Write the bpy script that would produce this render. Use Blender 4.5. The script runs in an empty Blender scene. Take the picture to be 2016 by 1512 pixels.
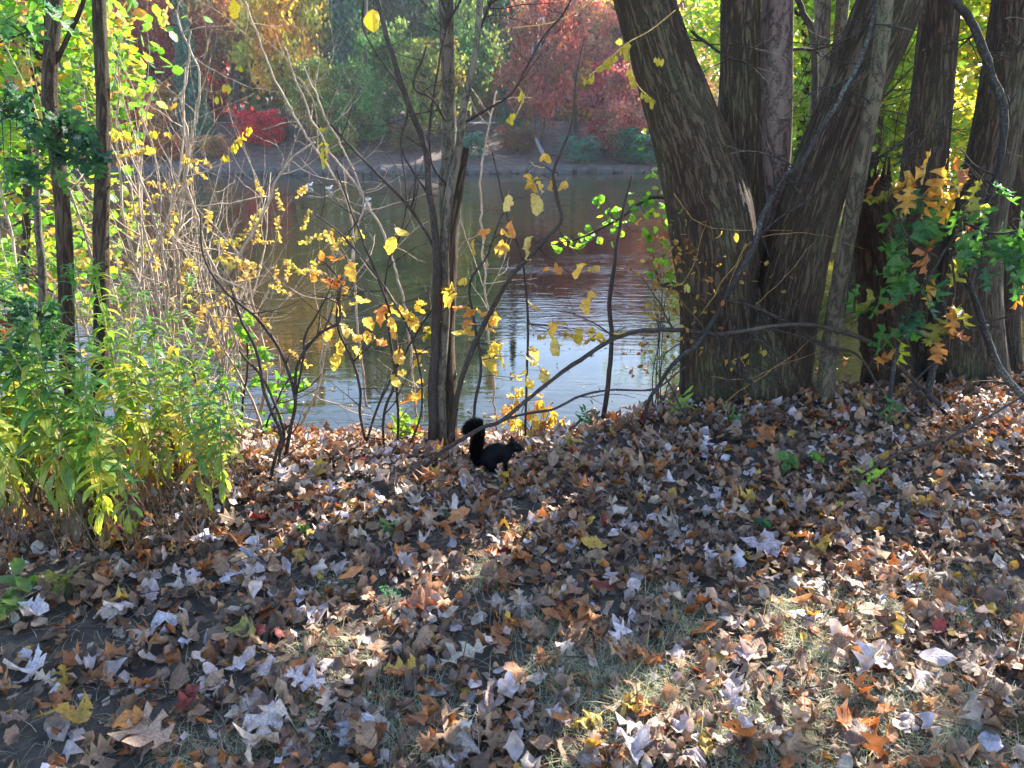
import bpy, math, random
import numpy as np
from mathutils import Vector, Matrix, Euler
random.seed(7); rng = np.random.default_rng(7)
sc = bpy.context.scene
COL = sc.collection
rad = math.radians
# ------------------------------------------------------------------ camera
CAM_H = 1.6; PITCH = rad(19.0); F = 1467.0
cam = bpy.data.cameras.new('camera'); co = bpy.data.objects.new('camera', cam); COL.objects.link(co)
co.location = (0, 0, CAM_H); co.rotation_euler = (rad(90) - PITCH, 0, 0)
cam.sensor_width = 36; cam.lens = F / 2016 * 36; cam.clip_start = 0.05; cam.clip_end = 2000
cam.dof.use_dof = True; cam.dof.focus_distance = 3.6; cam.dof.aperture_fstop = 5.0
sc.camera = co
# ------------------------------------------------------------------ light
SUN_AZ = rad(42); SUN_EL = rad(34)        # azimuth to the right of the view, towards the camera's front
SD = Vector((math.sin(SUN_AZ) * math.cos(SUN_EL), math.cos(SUN_AZ) * math.cos(SUN_EL), math.sin(SUN_EL)))
w = bpy.data.worlds.new('World'); sc.world = w; w.use_nodes = True
nt = w.node_tree; nt.nodes.clear()
sky = nt.nodes.new('ShaderNodeTexSky'); sky.sky_type = 'NISHITA'; sky.sun_disc = False
sky.sun_elevation = SUN_EL; sky.sun_rotation = SUN_AZ; sky.air_density = 1.0; sky.dust_density = 0.6
bg = nt.nodes.new('ShaderNodeBackground'); bg.inputs[1].default_value = 0.13
wo = nt.nodes.new('ShaderNodeOutputWorld'); nt.links.new(sky.outputs[0], bg.inputs[0]); nt.links.new(bg.outputs[0], wo.inputs[0])
sl = bpy.data.lights.new('sun', 'SUN'); sl.energy = 5.0; sl.angle = rad(0.55); sl.color = (1, 0.93, 0.82)
so = bpy.data.objects.new('sun', sl); COL.objects.link(so); so.location = SD * 50
so.rotation_euler = (-SD).to_track_quat('-Z', 'Y').to_euler()
sc.view_settings.view_transform = 'Standard'; sc.view_settings.look = 'None'
sc.view_settings.exposure = 2.5; sc.view_settings.gamma = 1; sc.view_settings.use_curve_mapping = False
sc.render.engine = 'CYCLES'
sc.cycles.max_bounces = 8; sc.cycles.diffuse_bounces = 3; sc.cycles.glossy_bounces = 3
sc.cycles.transmission_bounces = 6; sc.cycles.transparent_max_bounces = 8; sc.cycles.volume_bounces = 0

# ------------------------------------------------------------------ geometry helpers
CP, SP = math.cos(PITCH), math.sin(PITCH)
def P(px, py, Y):
    u = (px - 1008) / F; v = -(py - 756) / F
    d = np.array([u, CP + v * SP, -SP + v * CP]); t = Y / d[1]
    return np.array([0, 0, CAM_H]) + d * t
def pxr(wpx, py, Y):                      # world radius of something wpx pixels wide
    v = -(py - 756) / F
    return wpx / F * Y / (CP + v * SP) / 2
def sstep(a, b, x):
    t = np.clip((x - a) / (b - a), 0, 1); return t * t * (3 - 2 * t)
def _h(ix, iy, iz, s):
    n = (ix * 374761393 + iy * 668265263 + iz * 2147483647 + s * 974634777) & 0xffffffff
    n = ((n ^ (n >> 13)) * 1274126177) & 0xffffffff
    return ((n ^ (n >> 16)) & 0xffff) / 65535.0
def vnoise(x, y, z=0.0, s=0):
    x, y, z = np.broadcast_arrays(np.asarray(x, float), np.asarray(y, float), np.asarray(z, float))
    ix, iy, iz = np.floor(x).astype(np.int64), np.floor(y).astype(np.int64), np.floor(z).astype(np.int64)
    fx, fy, fz = x - ix, y - iy, z - iz
    fx, fy, fz = [f * f * (3 - 2 * f) for f in (fx, fy, fz)]
    r = 0
    for a in (0, 1):
        for b in (0, 1):
            for c in (0, 1):
                r = r + _h(ix + a, iy + b, iz + c, s) * (fx if a else 1 - fx) * (fy if b else 1 - fy) * (fz if c else 1 - fz)
    return r * 2 - 1
WATER = -0.5; YS = 3.36
def ground_h(x, y):
    x = np.asarray(x, float); y = np.asarray(y, float)
    ye = 3.45 + 0.85 * sstep(-0.1, 1.1, x) + 0.5 * sstep(2.2, 4.5, x)     # where the bank starts to fall
    yw = 5.0 + 0.25 * sstep(1.5, 5, x) - 0.25 * sstep(-3.0, -6, x)
    z = 0.035 * vnoise(x * 0.9, y * 0.9, 0, 1) + 0.015 * vnoise(x * 3, y * 3, 0, 2) + 0.07 * sstep(0.6, 2.0, x) * sstep(2.6, 3.8, y)
    f = np.clip((y - ye) / (yw - ye), 0, 4)
    right = sstep(5.2, 7.5, x + 0.15 * (y - 5)) * sstep(30, 10, y)          # the bank goes on to the right
    fall = -0.53 * np.where(f < 1, f ** 1.1, 1 + (f - 1) * 0.9)
    return np.maximum(z * np.where(f < 1, 1, 0.3) + fall * (1 - right * 0.9), -2.0)

class MB:
    def __init__(s): s.v = []; s.t = []; s.c = []; s.a = []; s.n = 0
    def raw(s, v, t, col=(1, 1, 1), at=None):
        v = np.asarray(v, float); t = np.asarray(t, np.int64); n = len(v)
        c = np.asarray(col, float)
        if c.ndim == 1: c = np.broadcast_to(c, (n, 3))
        if at is None: at = v * 1.0
        s.v.append(v); s.t.append(t + s.n); s.c.append(c); s.a.append(np.asarray(at, float)); s.n += n
        return s
    def batch(s, tv, tt, ta, M, L, C):    # template, rotations (N,3,3), places (N,3), colours (N,3)
        N, n = len(L), len(tv)
        if N == 0: return s
        v = np.einsum('nij,kj->nki', M, tv) + L[:, None, :]
        t = (tt[None] + (np.arange(N) * n)[:, None, None]).reshape(-1, 3)
        return s.raw(v.reshape(-1, 3), t, np.repeat(C, n, 0), np.tile(ta, (N, 1)))
    def tube(s, pts, rs, n=6, col=(1, 1, 1), bark=0.0, bf=(10, 1.5), seed=0, cap=True, flare=None):
        pts = np.asarray(pts, float); rs = np.asarray(rs, float); m = len(pts)
        T = np.gradient(pts, axis=0); T /= np.linalg.norm(T, axis=1)[:, None] + 1e-9
        ref = np.array([0.3, 1, 0.1]) if abs(T[0, 2]) > 0.5 else np.array([0, 0.2, 1.0])
        A = np.cross(T, ref); A /= np.linalg.norm(A, axis=1)[:, None] + 1e-9; B = np.cross(T, A)
        th = np.linspace(0, 2 * math.pi, n, endpoint=False); L = np.concatenate([[0], np.cumsum(np.linalg.norm(np.diff(pts, axis=0), axis=1))])
        ct, st = np.cos(th), np.sin(th)
        at = np.stack([ct[None] * rs[:, None], st[None] * rs[:, None], np.broadcast_to(L[:, None], (m, n))], -1)
        R = np.repeat(rs[:, None], n, 1)
        if bark > 0:
            x, y, z = at[..., 0], at[..., 1], at[..., 2]
            wob = 0.25 * vnoise(x * 3, y * 3, z * 2.5, seed + 5)
            rid = 1 - np.abs(vnoise(x * bf[0] + wob, y * bf[0] + wob, z * bf[1], seed)) * 2
            rid2 = 1 - np.abs(vnoise(x * bf[0] * 2.3, y * bf[0] * 2.3, z * bf[1] * 2.6, seed + 1)) * 2
            R = R + bark * (rid * 0.7 + rid2 * 0.4) + rs[:, None] * 0.10 * vnoise(x * 3, y * 3, z * 1.2, seed + 2)
        if flare:
            h, amt, k = flare; q = np.clip(1 - L / h, 0, 1)[:, None] ** 2
            R = R * (1 + amt * q * (0.55 + 0.45 * np.sin(k * th[None] + seed) + 0.25 * np.sin((k + 2) * th[None] + 2 * seed)))
        v = pts[:, None] + R[..., None] * (A[:, None] * ct[None, :, None] + B[:, None] * st[None, :, None])
        i = np.arange(m - 1)[:, None] * n; j = np.arange(n)[None]; k2 = (j + 1) % n
        a, b, c, d = i + j, i + k2, i + n + k2, i + n + j
        t = np.concatenate([np.stack([a, b, c], -1).reshape(-1, 3), np.stack([a, c, d], -1).reshape(-1, 3)])
        v = v.reshape(-1, 3); at = at.reshape(-1, 3)
        if cap:
            v = np.vstack([v, pts[-1], pts[0]]); at = np.vstack([at, [0, 0, L[-1]], [0, 0, 0]])
            q = np.arange(n); e = (m - 1) * n
            t = np.vstack([t, np.stack([e + q, e + (q + 1) % n, np.full(n, m * n)], -1), np.stack([(q + 1) % n, q, np.full(n, m * n + 1)], -1)])
        return s.raw(v, t, col, at)
    def box(s, c, d, rz=0, col=(1, 1, 1)):
        q = np.array([[x, y, z] for x in (-.5, .5) for y in (-.5, .5) for z in (-.5, .5)]) * np.array(d)
        cz, sz = math.cos(rz), math.sin(rz); q = q @ np.array([[cz, sz, 0], [-sz, cz, 0], [0, 0, 1]]) + np.array(c)
        t = [[0, 1, 3], [0, 3, 2], [4, 6, 7], [4, 7, 5], [0, 4, 5], [0, 5, 1], [2, 3, 7], [2, 7, 6], [0, 2, 6], [0, 6, 4], [1, 5, 7], [1, 7, 3]]
        for f in t: s.raw(q[f], [[0, 1, 2]], col)
        return s
    def mesh(s, name, mat, off=(0, 0, 0), smooth=True):
        v = np.concatenate(s.v) - np.asarray(off); t = np.concatenate(s.t); c = np.concatenate(s.c); a = np.concatenate(s.a)
        me = bpy.data.meshes.new(name); me.vertices.add(len(v)); me.vertices.foreach_set('co', v.astype(np.float32).ravel())
        me.loops.add(len(t) * 3); me.polygons.add(len(t))
        me.loops.foreach_set('vertex_index', t.astype(np.int32).ravel())
        me.polygons.foreach_set('loop_start', np.arange(0, len(t) * 3, 3, dtype=np.int32))
        me.polygons.foreach_set('use_smooth', np.full(len(t), smooth))
        ca = me.attributes.new('Col', 'FLOAT_COLOR', 'POINT'); ca.data.foreach_set('color', np.hstack([c, np.ones((len(c), 1))]).astype(np.float32).ravel())
        aa = me.attributes.new('BC', 'FLOAT_VECTOR', 'POINT'); aa.data.foreach_set('vector', a.astype(np.float32).ravel())
        me.update(calc_edges=True); me.materials.append(mat)
        return me
    def build(s, name, mat, parent=None, kind=None, smooth=True):
        off = parent.location if parent else (0, 0, 0)
        if parent and parent.parent: off = Vector(parent.parent.location) + parent.location
        o = bpy.data.objects.new(name, s.mesh(name, mat, off, smooth)); COL.objects.link(o)
        if parent: o.parent = parent
        if kind: o['kind'] = kind
        return o

def thing(name, label, cat, loc=(0, 0, 0), group=None):
    o = bpy.data.objects.new(name, None); COL.objects.link(o); o.location = [float(a) for a in loc]; o.empty_display_size = 0.05
    o['label'] = label; o['category'] = cat
    if group: o['group'] = group
    return o
def tag(o, label, cat, group=None):
    o['label'] = label; o['category'] = cat
    if group: o['group'] = group
    return o
def instance(name, me, parent, M, color=None):
    o = bpy.data.objects.new(name, me); COL.objects.link(o)
    if parent:
        o.parent = parent; M = Matrix.Translation(-Vector(parent.location)) @ M
    o.matrix_basis = M
    if color is not None: o.color = (*color, 1)
    return o
def spline(pts, n=None, step=None):
    pts = np.asarray(pts, float); m = len(pts)
    q = np.vstack([2 * pts[0] - pts[1], pts, 2 * pts[-1] - pts[-2]])
    if n is None:
        L = np.linalg.norm(np.diff(pts[:, :3], axis=0), axis=1).sum(); n = max(4, int(L / step))
    u = np.linspace(0, m - 1 - 1e-6, n); i = u.astype(int); f = (u - i)[:, None]
    p0, p1, p2, p3 = q[i], q[i + 1], q[i + 2], q[i + 3]
    return 0.5 * (2 * p1 + (p2 - p0) * f + (2 * p0 - 5 * p1 + 4 * p2 - p3) * f ** 2 + (3 * p1 - p0 - 3 * p2 + p3) * f ** 3)
def path(ctrl, step=0.04, wig=0.0, seed=0):
    """ctrl: (px, py, Y, width_px) -> points (n,3), radii (n)"""
    q = np.array([[*P(a, b, Y), pxr(wd, b, Y)] for a, b, Y, wd in ctrl])
    s = spline(q, step=step)
    if wig:
        L = np.concatenate([[0], np.cumsum(np.linalg.norm(np.diff(s[:, :3], axis=0), axis=1))])
        for k in range(3): s[:, k] += wig * vnoise(L * 9, k * 7.3, seed + 0.5, seed) + wig * 0.5 * vnoise(L * 24, k * 7.3, seed + 0.5, seed + 9)
    return s[:, :3], np.maximum(s[:, 3], 0.0006)
def nrm(v): v = np.asarray(v, float); return v / (np.linalg.norm(v) + 1e-9)
def grow(mb, p, d, L, r, lv, n=5, up=0.15, bend=0.25, kids=4, col=(1, 1, 1), tips=None, spread=0.7, droop=0):
    d = nrm(d); k = max(4, int(L / 0.05)); k = min(k, 14); seg = L / k; pts = [np.array(p, float)]; ds = []
    for i in range(k):
        d = nrm(d + rng.normal(0, bend, 3) * 0.5 + np.array([0, 0, up * 0.3 - droop * (i / k)]))
        ds.append(d); pts.append(pts[-1] + d * seg)
    rs = np.linspace(r, r * 0.35, k + 1)
    mb.tube(pts, rs, n, col, cap=False)
    if tips is not None:
        tips.append((pts[-1], d))
        if lv <= 0: tips.append((pts[k // 2], ds[k // 2]))
    if lv > 0:
        for j in range(kids):
            i = random.randint(max(1, k // 4), k - 1)
            dd = nrm(ds[i] + rng.normal(0, spread, 3))
            grow(mb, pts[i], dd, L * random.uniform(0.35, 0.65), rs[i] * 0.6, lv - 1, max(3, n - 1), up, bend, kids, col, tips, spread, droop)
    return pts

# ------------------------------------------------------------------ materials
def new_mat(name):
    m = bpy.data.materials.new(name); m.use_nodes = True; nt = m.node_tree; nt.nodes.clear()
    out = nt.nodes.new('ShaderNodeOutputMaterial'); return m, nt, out
def N(nt, typ, ins=None, **kw):
    n = nt.nodes.new(typ)
    for k, v in kw.items(): setattr(n, k, v)
    for k, v in (ins or {}).items():
        if isinstance(v, bpy.types.NodeSocket): nt.links.new(v, n.inputs[k])
        else: n.inputs[k].default_value = v
    return n
def mixc(nt, fac, a, b, mode='MIX'):
    n = nt.nodes.new('ShaderNodeMix'); n.data_type = 'RGBA'; n.blend_type = mode
    for k, v in ((0, fac), (6, a), (7, b)):
        if isinstance(v, bpy.types.NodeSocket): nt.links.new(v, n.inputs[k])
        else: n.inputs[k].default_value = v if k == 0 else (*v, 1) if len(v) == 3 else v
    return n.outputs[2]
def ramp(nt, fac, stops):
    r = nt.nodes.new('ShaderNodeValToRGB'); nt.links.new(fac, r.inputs[0]); e = r.color_ramp.elements
    while len(e) < len(stops): e.new(0.5)
    for i, (p, c) in enumerate(stops): e[i].position = p; e[i].color = (*c, 1) if len(c) == 3 else c
    return r.outputs[0]
def base_col(nt):                          # the piece's own colour times its object colour
    a = N(nt, 'ShaderNodeAttribute', attribute_name='Col'); oi = N(nt, 'ShaderNodeObjectInfo')
    return mixc(nt, 1.0, a.outputs['Color'], oi.outputs['Color'], 'MULTIPLY')
def leaf_mat(name, trans=0.35, tgain=(1.5, 1.3, 0.7), rough=0.55, veins=True, spots=0.5, spec=0.3):
    m, nt, out = new_mat(name); c = base_col(nt)
    geo = N(nt, 'ShaderNodeNewGeometry')
    tc = N(nt, 'ShaderNodeTexCoord')
    no = N(nt, 'ShaderNodeTexNoise', {'Vector': tc.outputs['Object'], 'Scale': 38.0, 'Detail': 3.0})
    rp = ramp(nt, no.outputs[0], [(0.35, (1 - spots,) * 3), (0.62, (1.15, 1.15, 1.15))])
    c = mixc(nt, 0.8, c, rp, 'MULTIPLY')
    nb = N(nt, 'ShaderNodeTexNoise', {'Vector': tc.outputs['Object'], 'Scale': 11.0, 'Detail': 4.0})
    c = mixc(nt, spots * 1.4, c, ramp(nt, nb.outputs[0], [(0.38, (.75, .55, .38)), (0.52, (1, 1, 1)), (0.66, (1.15, 1.2, 1.25))]), 'MULTIPLY')
    bump_in = no.outputs[0]
    if veins:
        at = N(nt, 'ShaderNodeAttribute', attribute_name='BC'); sx = N(nt, 'ShaderNodeSeparateXYZ', {0: at.outputs['Vector']})
        ax = N(nt, 'ShaderNodeMath', {0: sx.outputs[0]}, operation='ABSOLUTE')
        mid = N(nt, 'ShaderNodeMapRange', {0: ax.outputs[0], 1: 0.0, 2: 0.03, 3: 1.0, 4: 0.0})
        sv = N(nt, 'ShaderNodeMath', {0: ax.outputs[0], 1: 1.0}, operation='MULTIPLY')
        d = N(nt, 'ShaderNodeMath', {0: sx.outputs[1], 1: sv.outputs[0]}, operation='SUBTRACT')
        wv = N(nt, 'ShaderNodeMath', {0: d.outputs[0], 1: 55.0}, operation='MULTIPLY')
        sn = N(nt, 'ShaderNodeMath', {0: wv.outputs[0]}, operation='SINE')
        sd = N(nt, 'ShaderNodeMapRange', {0: sn.outputs[0], 1: 0.8, 2: 1.0, 3: 0.0, 4: 0.5})
        vv = N(nt, 'ShaderNodeMath', {0: mid.outputs[0], 1: sd.outputs[0]}, operation='MAXIMUM')
        lite = mixc(nt, 1.0, c, (1.5, 1.4, 1.3), 'MULTIPLY')
        c = mixc(nt, N(nt, 'ShaderNodeMath', {0: vv.outputs[0], 1: 0.55}, operation='MULTIPLY').outputs[0], c, lite)
        bump_in = N(nt, 'ShaderNodeMath', {0: vv.outputs[0], 1: no.outputs[0]}, operation='ADD').outputs[0]
    bp = N(nt, 'ShaderNodeBump', {'Strength': 0.5, 'Distance': 0.004, 'Height': bump_in})
    pb = N(nt, 'ShaderNodeBsdfPrincipled', {'Base Color': c, 'Roughness': rough, 'Specular IOR Level': spec, 'Normal': bp.outputs[0]})
    tcl = mixc(nt, 1.0, c, tgain, 'MULTIPLY')
    tr = N(nt, 'ShaderNodeBsdfTranslucent', {'Color': tcl, 'Normal': bp.outputs[0]})
    mx = N(nt, 'ShaderNodeMixShader', {0: trans, 1: pb.outputs[0], 2: tr.outputs[0]})
    nt.links.new(mx.outputs[0], out.inputs[0]); return m
def bark_mat(name, dark, light, moss=(0.08, 0.1, 0.05), mossamt=0.25, fx=40, fz=4.5, bump=0.9, dist=0.012, rough=0.9):
    m, nt, out = new_mat(name)
    at = N(nt, 'ShaderNodeAttribute', attribute_name='BC')
    mp = N(nt, 'ShaderNodeMapping', {0: at.outputs['Vector'], 3: (fx, fx, fz)})
    n1 = N(nt, 'ShaderNodeTexNoise', {'Vector': mp.outputs[0], 'Scale': 1.0, 'Detail': 6.0, 'Roughness': 0.65, 'Distortion': 0.5})
    rdg = N(nt, 'ShaderNodeMath', {0: n1.outputs[0], 1: 0.5}, operation='SUBTRACT')
    ab = N(nt, 'ShaderNodeMath', {0: rdg.outputs[0]}, operation='ABSOLUTE')
    fur = N(nt, 'ShaderNodeMapRange', {0: ab.outputs[0], 1: 0.0, 2: 0.075, 3: 0.0, 4: 1.0})
    mp2 = N(nt, 'ShaderNodeMapping', {0: at.outputs['Vector'], 3: (5, 5, 1.6)})
    n2 = N(nt, 'ShaderNodeTexNoise', {'Vector': mp2.outputs[0], 'Scale': 1.0, 'Detail': 4.0})
    n3 = N(nt, 'ShaderNodeTexNoise', {'Vector': at.outputs['Vector'], 'Scale': 90.0, 'Detail': 3.0})
    c = mixc(nt, fur.outputs[0], dark, light)
    c = mixc(nt, 0.8, c, ramp(nt, n2.outputs[0], [(0.3, (0.55, 0.5, 0.5)), (0.7, (1.3, 1.25, 1.2))]), 'MULTIPLY')
    mm = N(nt, 'ShaderNodeMath', {0: n2.outputs[0], 1: n3.outputs[0]}, operation='MULTIPLY')
    c = mixc(nt, N(nt, 'ShaderNodeMapRange', {0: mm.outputs[0], 1: 0.26, 2: 0.36, 3: 0.0, 4: mossamt * 2}).outputs[0], c, moss)
    c = mixc(nt, 1.0, c, base_col(nt), 'MULTIPLY')
    hh = N(nt, 'ShaderNodeMath', {0: fur.outputs[0], 1: N(nt, 'ShaderNodeMath', {0: n3.outputs[0], 1: 0.6}, operation='MULTIPLY').outputs[0]}, operation='ADD')
    bp = N(nt, 'ShaderNodeBump', {'Strength': bump, 'Distance': dist, 'Height': hh.outputs[0]})
    pb = N(nt, 'ShaderNodeBsdfPrincipled', {'Base Color': c, 'Roughness': rough, 'Specular IOR Level': 0.25, 'Normal': bp.outputs[0]})
    nt.links.new(pb.outputs[0], out.inputs[0]); return m
def plain(name, col, rough=0.8, spec=0.3, noise=0.3, scale=6.0, attr=False):
    m, nt, out = new_mat(name); tc = N(nt, 'ShaderNodeTexCoord')
    no = N(nt, 'ShaderNodeTexNoise', {'Vector': tc.outputs['Object'], 'Scale': scale, 'Detail': 6.0, 'Roughness': 0.6})
    c = mixc(nt, 1.0, col, ramp(nt, no.outputs[0], [(0.3, (1 - noise,) * 3), (0.7, (1 + noise * 0.5,) * 3)]), 'MULTIPLY')
    if attr: c = mixc(nt, 1.0, c, base_col(nt), 'MULTIPLY')
    bp = N(nt, 'ShaderNodeBump', {'Strength': 0.3, 'Distance': 0.01, 'Height': no.outputs[0]})
    pb = N(nt, 'ShaderNodeBsdfPrincipled', {'Base Color': c, 'Roughness': rough, 'Specular IOR Level': spec, 'Normal': bp.outputs[0]})
    nt.links.new(pb.outputs[0], out.inputs[0]); return m

M_dead = leaf_mat('dead_leaf', 0.22, (1.3, 0.95, 0.6), 0.5, spots=0.45, spec=0.35)
M_green = leaf_mat('live_leaf', 0.52, (1.9, 1.9, 0.8), 0.4, spots=0.25, spec=0.4)
M_yellow = leaf_mat('autumn_leaf', 0.5, (1.6, 1.35, 0.7), 0.5, spots=0.3)
M_far = leaf_mat('far_foliage', 0.4, (1.7, 1.5, 0.8), 0.6, veins=False, spots=0.3)
M_bark = bark_mat('maple_bark', (0.034, 0.022, 0.015), (0.084, 0.056, 0.038), (0.06, 0.068, 0.035), 0.4)
M_smooth = bark_mat('smooth_bark', (0.035, 0.028, 0.022), (0.13, 0.107, 0.082), (0.14, 0.15, 0.10), 0.3, fx=16, fz=6, bump=0.3, dist=0.004)
M_twig = bark_mat('dark_twig', (0.02, 0.014, 0.012), (0.06, 0.043, 0.036), (0.09, 0.10, 0.08), 0.15, fx=60, fz=20, bump=0.3, dist=0.002)
M_lichen = bark_mat('lichen_twig', (0.018, 0.015, 0.015), (0.045, 0.038, 0.035), (0.15, 0.19, 0.17), 0.22, fx=50, fz=18, bump=0.5, dist=0.003)
M_tan = bark_mat('tan_cane', (0.20, 0.155, 0.12), (0.44, 0.36, 0.28), (0.3, 0.28, 0.2), 0.15, fx=60, fz=12, bump=0.2, dist=0.001)
M_grass = leaf_mat('grass_blade', 0.35, (1.3, 1.3, 0.8), 0.5, veins=False, spots=0.2)

# ------------------------------------------------------------------ leaf templates
OAK = [(0, 0, 0), (.05, .10, .08), (.17, .10, .12), (.24, .17, .17), (.15, .19, .2), (.07, .26, .26), (.20, .33, .32), (.30, .35, .36), (.43, .47, .42), (.30, .46, .46), (.24, .50, .5),
       (.08, .50, .54), (.16, .62, .62), (.26, .66, .68), (.34, .78, .74), (.22, .75, .78), (.07, .76, .82), (.10, .86, .88), (.16, .95, .92), (.05, .93, .96), (0, 1.03, 1.0)]
MAPLE = [(0, 0, 0), (.10, -.06, .02), (.26, -.08, .06), (.38, -.02, .1), (.30, .08, .14), (.24, .16, .2), (.38, .22, .26), (.44, .33, .32), (.58, .44, .4), (.44, .46, .44),
         (.38, .54, .48), (.24, .46, .52), (.15, .48, .58), (.20, .62, .66), (.27, .72, .74), (.14, .74, .8), (.08, .86, .9), (0, 1.02, 1.0)]
MAPLE_S = [(0, 0, 0), (.33, -.02, .1), (.26, .14, .2), (.44, .30, .3), (.50, .44, .42), (.26, .48, .5), (.20, .56, .6), (.26, .72, .74), (.1, .86, .88), (0, 1.0, 1.0)]
OAK_S = [(0, 0, 0), (.22, .15, .14), (.07, .26, .26), (.43, .46, .42), (.08, .5, .54), (.33, .76, .74), (.07, .78, .84), (0, 1.03, 1.0)]
def oval(wd, n, ser=0.0, pw=0.8, tip=1.0):
    o = []
    for i in range(n + 1):
        u = i / n; x = wd * (math.sin(math.pi * u ** tip)) ** pw
        if ser and 0 < i < n: x *= 1 + (ser if i % 2 else -ser)
        o.append((x, u, u))
    return o
OVAL = oval(.27, 8, .0); ELM = oval(.29, 14, .06, .75); ROUND = oval(.40, 7, 0, .6); LANCE = oval(.10, 5, 0, .7, .8); CHIP = oval(.36, 3, 0, .6)
def template(half, bend=0.0, roll=0.0, fold=0.0, wave=0.0, petiole=0.22, seed=0, mid=True):
    r = np.random.default_rng(seed); V = []; Tt = []; n = len(half)
    for (x, y, m) in half: V.append((0, m))
    ri = []
    for sgn in (1, -1):
        idx = [0]
        for i in range(1, n - 1):
            x, y, m = half[i]; x2 = x * (1 + r.normal(0, .10)); y2 = y + r.normal(0, .02)
            V.append((sgn * x2, y2)); idx.append(len(V) - 1)
        idx.append(n - 1)
        mids = None
        if mid:
            mids = [0]
            for i in range(1, n - 1):
                a = V[idx[i]]; b = V[i]; V.append(((a[0] + b[0]) * .5, (a[1] + b[1]) * .5)); mids.append(len(V) - 1)
            mids.append(n - 1)
        for i in range(n - 1):
            rows = [(list(range(n)), mids), (mids, idx)] if mid else [(list(range(n)), idx)]
            for A, B in rows:
                a, b, c, d = A[i], A[i + 1], B[i + 1], B[i]
                f = []
                if len({a, b, c}) == 3: f.append([a, c, b] if sgn > 0 else [a, b, c])
                if len({a, c, d}) == 3: f.append([a, d, c] if sgn > 0 else [a, c, d])
                Tt += f
    V = np.array([(x, y, 0) for x, y in V], float)
    at = V.copy()
    x, y = V[:, 0].copy(), V[:, 1].copy()
    z = fold * np.abs(x) + wave * (vnoise(x * 6 + seed, y * 6, 0, seed)) * (0.3 + 2 * np.abs(x))
    if roll: a = x * roll; V[:, 0] = np.sin(a) / roll; z = z + (1 - np.cos(a)) / roll
    if petiole:
        k = len(V); V = np.vstack([V, [[-.008, -petiole, 0], [.008, -petiole, 0], [.012, 0.02, 0]]]); at = np.vstack([at, [[0, 0, 0]] * 3])
        z = np.append(z, [0.02, 0.02, 0]); y = np.append(y, [-petiole, -petiole, 0.02]); Tt += [[k, k + 1, k + 2]]
    if bend: a = y * bend; V[:, 1] = np.sin(a) / bend - z * np.sin(a); V[:, 2] = (1 - np.cos(a)) / bend + z * np.cos(a)
    else: V[:, 2] = z
    return V, np.array(Tt), at
def rots(n, tilt=0.5, flip=0.5):
    yaw = rng.uniform(0, 2 * math.pi, n); ax = rng.uniform(0, 2 * math.pi, n); ti = np.abs(rng.normal(0, tilt, n)); ti = np.where(rng.random(n) < flip, math.pi - ti, ti)
    M = np.zeros((n, 3, 3))
    for i in range(n):
        M[i] = np.array(Matrix.Rotation(ti[i], 3, Vector((math.cos(ax[i]), math.sin(ax[i]), 0))) @ Matrix.Rotation(yaw[i], 3, 'Z'))
    return M
def rand_rots(n):                          # uniform random rotations
    q = rng.normal(size=(n, 4)); q /= np.linalg.norm(q, axis=1)[:, None]; a, b, c, d = q.T
    return np.stack([np.stack([1 - 2 * (c * c + d * d), 2 * (b * c - a * d), 2 * (b * d + a * c)], -1), np.stack([2 * (b * c + a * d), 1 - 2 * (b * b + d * d), 2 * (c * d - a * b)], -1),
                     np.stack([2 * (b * d - a * c), 2 * (c * d + a * b), 1 - 2 * (b * b + c * c)], -1)], 1)
DIAMOND = (np.array([[0, 0, 0], [.32, .45, .06], [0, 1, 0], [-.32, .45, .06]]), np.array([[0, 1, 2], [0, 2, 3]]), np.array([[0, 0, 0], [.3, .5, 0], [0, 1, 0], [-.3, .5, 0]]))
LEAF6 = template(oval(.33, 4, 0, .6), bend=.5, fold=.25, petiole=0.12, mid=False, seed=3)
MAPLE6 = template(MAPLE_S, bend=.6, fold=.2, petiole=0.2, mid=False, seed=4)

# ================================================================== SETTING
def grid(x0, x1, y0, y1, nx, ny, hf, px=1.0, py=1.0):
    u = np.linspace(0, 1, nx); v = np.linspace(0, 1, ny) ** py
    X, Y = np.meshgrid(x0 + (x1 - x0) * u, y0 + (y1 - y0) * v); Z = hf(X, Y)
    V = np.stack([X, Y, Z], -1).reshape(-1, 3); i = (np.arange(ny - 1)[:, None] * nx + np.arange(nx - 1)[None]).ravel()
    T = np.concatenate([np.stack([i, i + 1, i + nx + 1], -1), np.stack([i, i + nx + 1, i + nx], -1)])
    return V, T
m, nt, out = new_mat('soil'); tc = N(nt, 'ShaderNodeTexCoord')
n1 = N(nt, 'ShaderNodeTexNoise', {'Vector': tc.outputs['Object'], 'Scale': 9.0, 'Detail': 10.0, 'Roughness': 0.75})
n2 = N(nt, 'ShaderNodeTexVoronoi', {'Vector': tc.outputs['Object'], 'Scale': 55.0})
c = ramp(nt, n1.outputs[0], [(0.3, (0.022, 0.018, 0.016)), (0.55, (0.06, 0.048, 0.038)), (0.75, (0.12, 0.095, 0.07))])
c = mixc(nt, 0.6, c, ramp(nt, n2.outputs['Color'], [(0, (0.4, 0.4, 0.4)), (1, (1.5, 1.4, 1.3))]), 'MULTIPLY')
bp = N(nt, 'ShaderNodeBump', {'Strength': 1.0, 'Distance': 0.02, 'Height': n1.outputs[0]})
pb = N(nt, 'ShaderNodeBsdfPrincipled', {'Base Color': c, 'Roughness': 0.95, 'Normal': bp.outputs[0]}); nt.links.new(pb.outputs[0], out.inputs[0]); M_soil = m
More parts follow.
